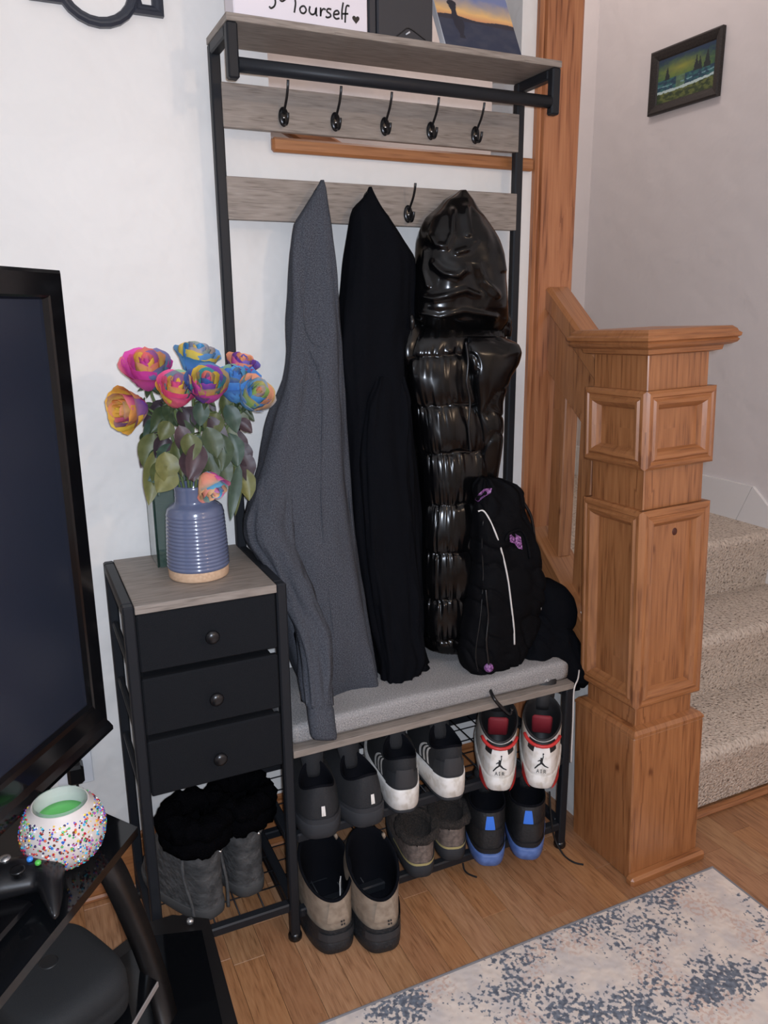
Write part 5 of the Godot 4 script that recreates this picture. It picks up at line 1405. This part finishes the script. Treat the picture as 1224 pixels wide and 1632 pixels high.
func build_candle():
	var b := py(109, 1386, 0.5505); b.y = 0.5505
	var fwd := Vector3(b.x - CAM.x, 0, b.z - CAM.z).normalized()
	b += fwd * 0.030
	var xf := Transform3D(Basis(), b)
	var t := thing("beaded_candle_holder", "white candle bowl covered in coloured rhinestones on the television stand", "candle holder", b)
	var R := 0.0565; var H := 0.088
	var prof := []
	for i in 19:
		var a := lerpf(-0.98, 0.86, i / 18.0)
		prof.append(Vector2(R * sqrt(max(0.0, 1.0 - a * a * 0.74)), H * 0.53 + H * 0.54 * a))
	var st := ns(true)
	var pr2 := prof.duplicate()
	pr2.append(Vector2(0.0375, H * 0.53 + H * 0.54 * 0.89)); pr2.append(Vector2(0.036, H * 0.53 + H * 0.54 * 0.86)); pr2.append(Vector2(0.037, 0.06)); pr2.append(Vector2(0.037, 0.03))
	lathe(st, pr2, 48, xf); part("bowl", st, mat(C(192, 182, 175), 0.55), t)
	# rhinestones: the large ones show singly, all real facets joined by colour
	rng.seed = 77
	var cols := [C(190, 40, 60), C(60, 110, 200), C(230, 190, 70), C(90, 180, 110), C(80, 190, 220), C(60, 50, 90), C(170, 90, 180), C(240, 240, 240), C(110, 60, 40), C(220, 110, 80)]
	for ci in cols.size():
		st = ns()
		for k in 150:
			var fy := (0.05 + 0.87 * pow(rng.randf(), 0.85)); var an := rng.randf() * TAU
			var idx := fy * 18.0; var i0 := int(idx); var f := idx - i0
			var p: Vector2 = prof[i0].lerp(prof[i0 + 1], f); var tg: Vector2 = (prof[i0 + 1] - prof[i0]).normalized()
			var n := Vector3(cos(an) * tg.y, -tg.x, sin(an) * tg.y).normalized()
			var u := Vector3(-sin(an), 0, cos(an)); var w := n.cross(u)
			var c := xf * Vector3(cos(an) * p.x, p.y, sin(an) * p.x)
			var rr := rng.randf_range(0.0009, 0.0022)
			var ring := []; var ring2 := []
			for j in 6:
				var q := TAU * j / 6.0
				ring.append(c + (u * cos(q) + w * sin(q)) * rr); ring2.append(c + (u * cos(q) + w * sin(q)) * rr * 0.55 + n * rr * 0.8)
			for j in 6: quad_out(st, c, ring[j], ring[(j + 1) % 6], ring2[(j + 1) % 6], ring2[j])
			for j in 6: 
				var cc := c + n * rr * 0.85
				if (ring2[j] - cc).cross(ring2[(j + 1) % 6] - cc).dot(n) > 0: tri(st, cc, ring2[j], ring2[(j + 1) % 6])
				else: tri(st, cc, ring2[(j + 1) % 6], ring2[j])
		var m := mat(cols[ci], 0.08); m.metallic = 0.35
		var o := part("rhinestones", st, m, t); o.set_meta("kind", "stuff")
	var g := thing("glass_candle_cup", "small glass cup with green wax candle inside the rhinestone bowl", "candle", b + Vector3(0, 0.031, 0))
	var gm := mat(Color(0.75, 0.85, 0.8, 0.2), 0.02); gm.transparency = BaseMaterial3D.TRANSPARENCY_ALPHA
	st = ns(true); lathe(st, [Vector2(0.030, 0.032), Vector2(0.0335, 0.036), Vector2(0.0352, 0.091), Vector2(0.0345, 0.092), Vector2(0.033, 0.091), Vector2(0.0318, 0.04)], 40, xf, true, false); part("cup", st, gm, g)
	st = ns(true); lathe(st, [Vector2(0.028, 0.040), Vector2(0.0312, 0.041), Vector2(0.0325, 0.068), Vector2(0.032, 0.0695), Vector2(0.02, 0.069), Vector2(0.001, 0.0685)], 40, xf); part("wax", st, mat(C(84, 168, 82), 0.45), g)
	st = ns(true); tube(st, [b + Vector3(0.006, 0.0685, 0.012), b + Vector3(0.012, 0.072, 0.012), b + Vector3(0.019, 0.070, 0.010)], 0.0012, 6); part("wick", st, M.plastic_black, g)
func build_controller(dir, nrm):
	var p := py(8, 1408, 0.57); p.y = 0.551
	var t := thing("game_controller", "black game controller with coloured buttons on the television stand", "controller", p)
	var fw: Vector3 = Vector3(-0.12, 0, 0.99).normalized()      # handles towards the viewer
	var rt := Vector3(fw.z, 0, -fw.x)
	var st := ns(true)
	var rings := []
	for i in 41:
		var s := lerpf(-1, 1, i / 40.0); var a: float = abs(s)
		var cx := s * 0.074
		var front: float = 0.028 + 0.055 * smoothstep(0.5, 0.9, a) - 0.03 * smoothstep(0.93, 1.0, a)   # handle length
		var back: float = -0.040 + 0.012 * a * a + 0.02 * smoothstep(0.9, 1.0, a)
		var h: float = 0.034 * (1.0 - 0.25 * a) * sqrt(max(0.02, 1.0 - pow(a, 8.0)))
		var ring := []
		for j in 18:
			var b := TAU * j / 18
			var zz: float = lerp(back, front, cos(b) * 0.5 + 0.5)
			var fall: float = smoothstep(0.03, 0.085, zz)
			ring.append(p + rt * cx + fw * zz + Vector3.UP * max(0.001, 0.022 + sin(b) * h * 0.6 - fall * 0.008))
		rings.append(ring)
	loft(st, rings); part("shell", st, M.plastic_black, t)
	var cols := [[C(60, 130, 210), -1, 0], [C(210, 190, 70), 0, -1], [C(210, 60, 50), 1, 0], [C(80, 170, 70), 0, 1]]
	for c in cols:
		st = ns(true); lathe(st, [Vector2(0.0042, 0), Vector2(0.0042, 0.003), Vector2(0.003, 0.0046), Vector2(0.001, 0.005)], 14, Transform3D(Basis(), p + rt * (0.043 + c[1] * 0.011) + fw * (-0.008 + c[2] * 0.011) + Vector3.UP * 0.0405)); part("button", st, mat(c[0], 0.25), t)
	for q in [[-0.045, -0.012], [0.02, 0.018]]:
		st = ns(true); lathe(st, [Vector2(0.005, 0), Vector2(0.005, 0.007), Vector2(0.0095, 0.0085), Vector2(0.0095, 0.0115), Vector2(0.007, 0.011), Vector2(0.001, 0.0105)], 18, Transform3D(Basis(), p + rt * q[0] + fw * q[1] + Vector3.UP * 0.038)); part("thumbstick", st, M.plastic_black, t)
	st = ns(true); lathe(st, [Vector2(0.0075, 0), Vector2(0.0075, 0.002), Vector2(0.001, 0.003)], 18, Transform3D(Basis(), p + fw * -0.02 + Vector3.UP * 0.0415)); part("home_button", st, M.silver, t)
	st = ns(); bbox(st, p + rt * -0.02 + fw * 0.018 + Vector3.UP * 0.043, Vector3(0.022, 0.004, 0.007), 0.001, Basis(rt, Vector3.UP, fw)); bbox(st, p + rt * -0.02 + fw * 0.018 + Vector3.UP * 0.043, Vector3(0.007, 0.004, 0.022), 0.001, Basis(rt, Vector3.UP, fw)); part("direction_pad", st, M.plastic_black, t)
func build_case(dir, nrm):
	var c := py(88, 1575, 0.31); c.y = 0.2705
	var t := thing("zip_case", "rounded black zippered case on the middle glass shelf", "case", c)
	var fw := Vector3(0.45, 0, 0.89).normalized(); var rt := Vector3(fw.z, 0, -fw.x)
	var st := ns(true); var rings := []
	for q in [[0.90, 0.0], [0.99, 0.010], [1.0, 0.028], [1.0, 0.034], [0.985, 0.038], [1.0, 0.042], [0.995, 0.055], [0.96, 0.066], [0.87, 0.075], [0.7, 0.079], [0.4, 0.081]]:
		var ring := []
		for j in 48:
			var a := -TAU * j / 48
			ring.append(c + rt * sign(cos(a)) * pow(abs(cos(a)), 0.55) * 0.085 * q[0] + fw * sign(sin(a)) * pow(abs(sin(a)), 0.55) * 0.10 * q[0] + Vector3.UP * q[1])
		rings.append(ring)
	loft(st, rings); part("shell", st, M.case, t)
	st = ns(true); lathe(st, [Vector2(0.014, 0.0), Vector2(0.014, 0.001), Vector2(0.011, 0.0016), Vector2(0.001, 0.0012)], 24, Transform3D(Basis(), c + Vector3(0.0, 0.0805, 0.0) - fw * 0.01)); part("round_emblem", st, mat(C(24, 25, 27), 0.5), t)

func build_rug():
	var t := thing("area_rug", "distressed cream and navy area rug on the wood floor", "rug", Vector3(0.41, 0, 1.3))
	var st := ns(); boxes(st, Vector3(-0.16, 0.0005, 0.505), Vector3(0.965, 0.007, 2.2), 0.002); part("pile", st, M.rug, t)
	st = ns()
	boxes(st, Vector3(-0.162, 0.0004, 0.500), Vector3(0.970, 0.0078, 0.506), 0.002); boxes(st, Vector3(0.964, 0.0004, 0.506), Vector3(0.970, 0.0078, 2.2), 0.002)
	part("bound_edge", st, M.rug_edge, t)
func build_lamp():
	# ceiling-hung globe behind the camera: the warm light of the room
	var p := Vector3(0.95, 2.12, 2.8)
	var t := thing("pendant_lamp", "warm white globe pendant lamp hanging from the ceiling", "lamp", Vector3(p.x, 2.0, p.z))
	var st := ns(true); var pr := []
	for i in 13:
		var a := lerpf(-PI / 2 + 0.02, PI / 2 - 0.25, i / 12.0); pr.append(Vector2(0.09 * cos(a), 0.09 * sin(a)))
	lathe(st, pr, 28, Transform3D(Basis(), p))
	var m := mat(C(255, 236, 214), 0.5); m.emission_enabled = true; m.emission = C(255, 226, 196); m.emission_energy_multiplier = 1.0
	part("globe", st, m, t)
	var u := thing("stairwell_lamp", "small warm ceiling lamp above the stair landing", "lamp", Vector3(1.15, 3.05, -0.55))
	st = ns(true); lathe(st, [Vector2(0.01, -0.07), Vector2(0.05, -0.05), Vector2(0.075, 0.0), Vector2(0.07, 0.05), Vector2(0.04, 0.07)], 24, Transform3D(Basis(), Vector3(1.15, 3.05, -0.55))); part("globe", st, m, u)
	st = ns(true); tube(st, [Vector3(1.15, 3.11, -0.55), Vector3(1.15, 3.6, -0.55)], 0.006, 8); part("rod", st, M.plastic_black, u)
	st = ns(true); tube(st, [p + Vector3(0, 0.085, 0), Vector3(p.x, 2.45, p.z)], 0.004, 8); part("cable", st, M.plastic_black, t)

func _ready():
	rng.seed = 1
	setup()
	make_materials()
	build_room(); build_handrail(); build_newel(); build_wall_things()
	build_lamp()
	build_hall_tree(); build_cushion()
	build_clothes(); build_bag()
	build_shoes(); build_shelf_things()
	build_vases(); build_roses()
	build_tv(); build_rug()
	strip_meta()
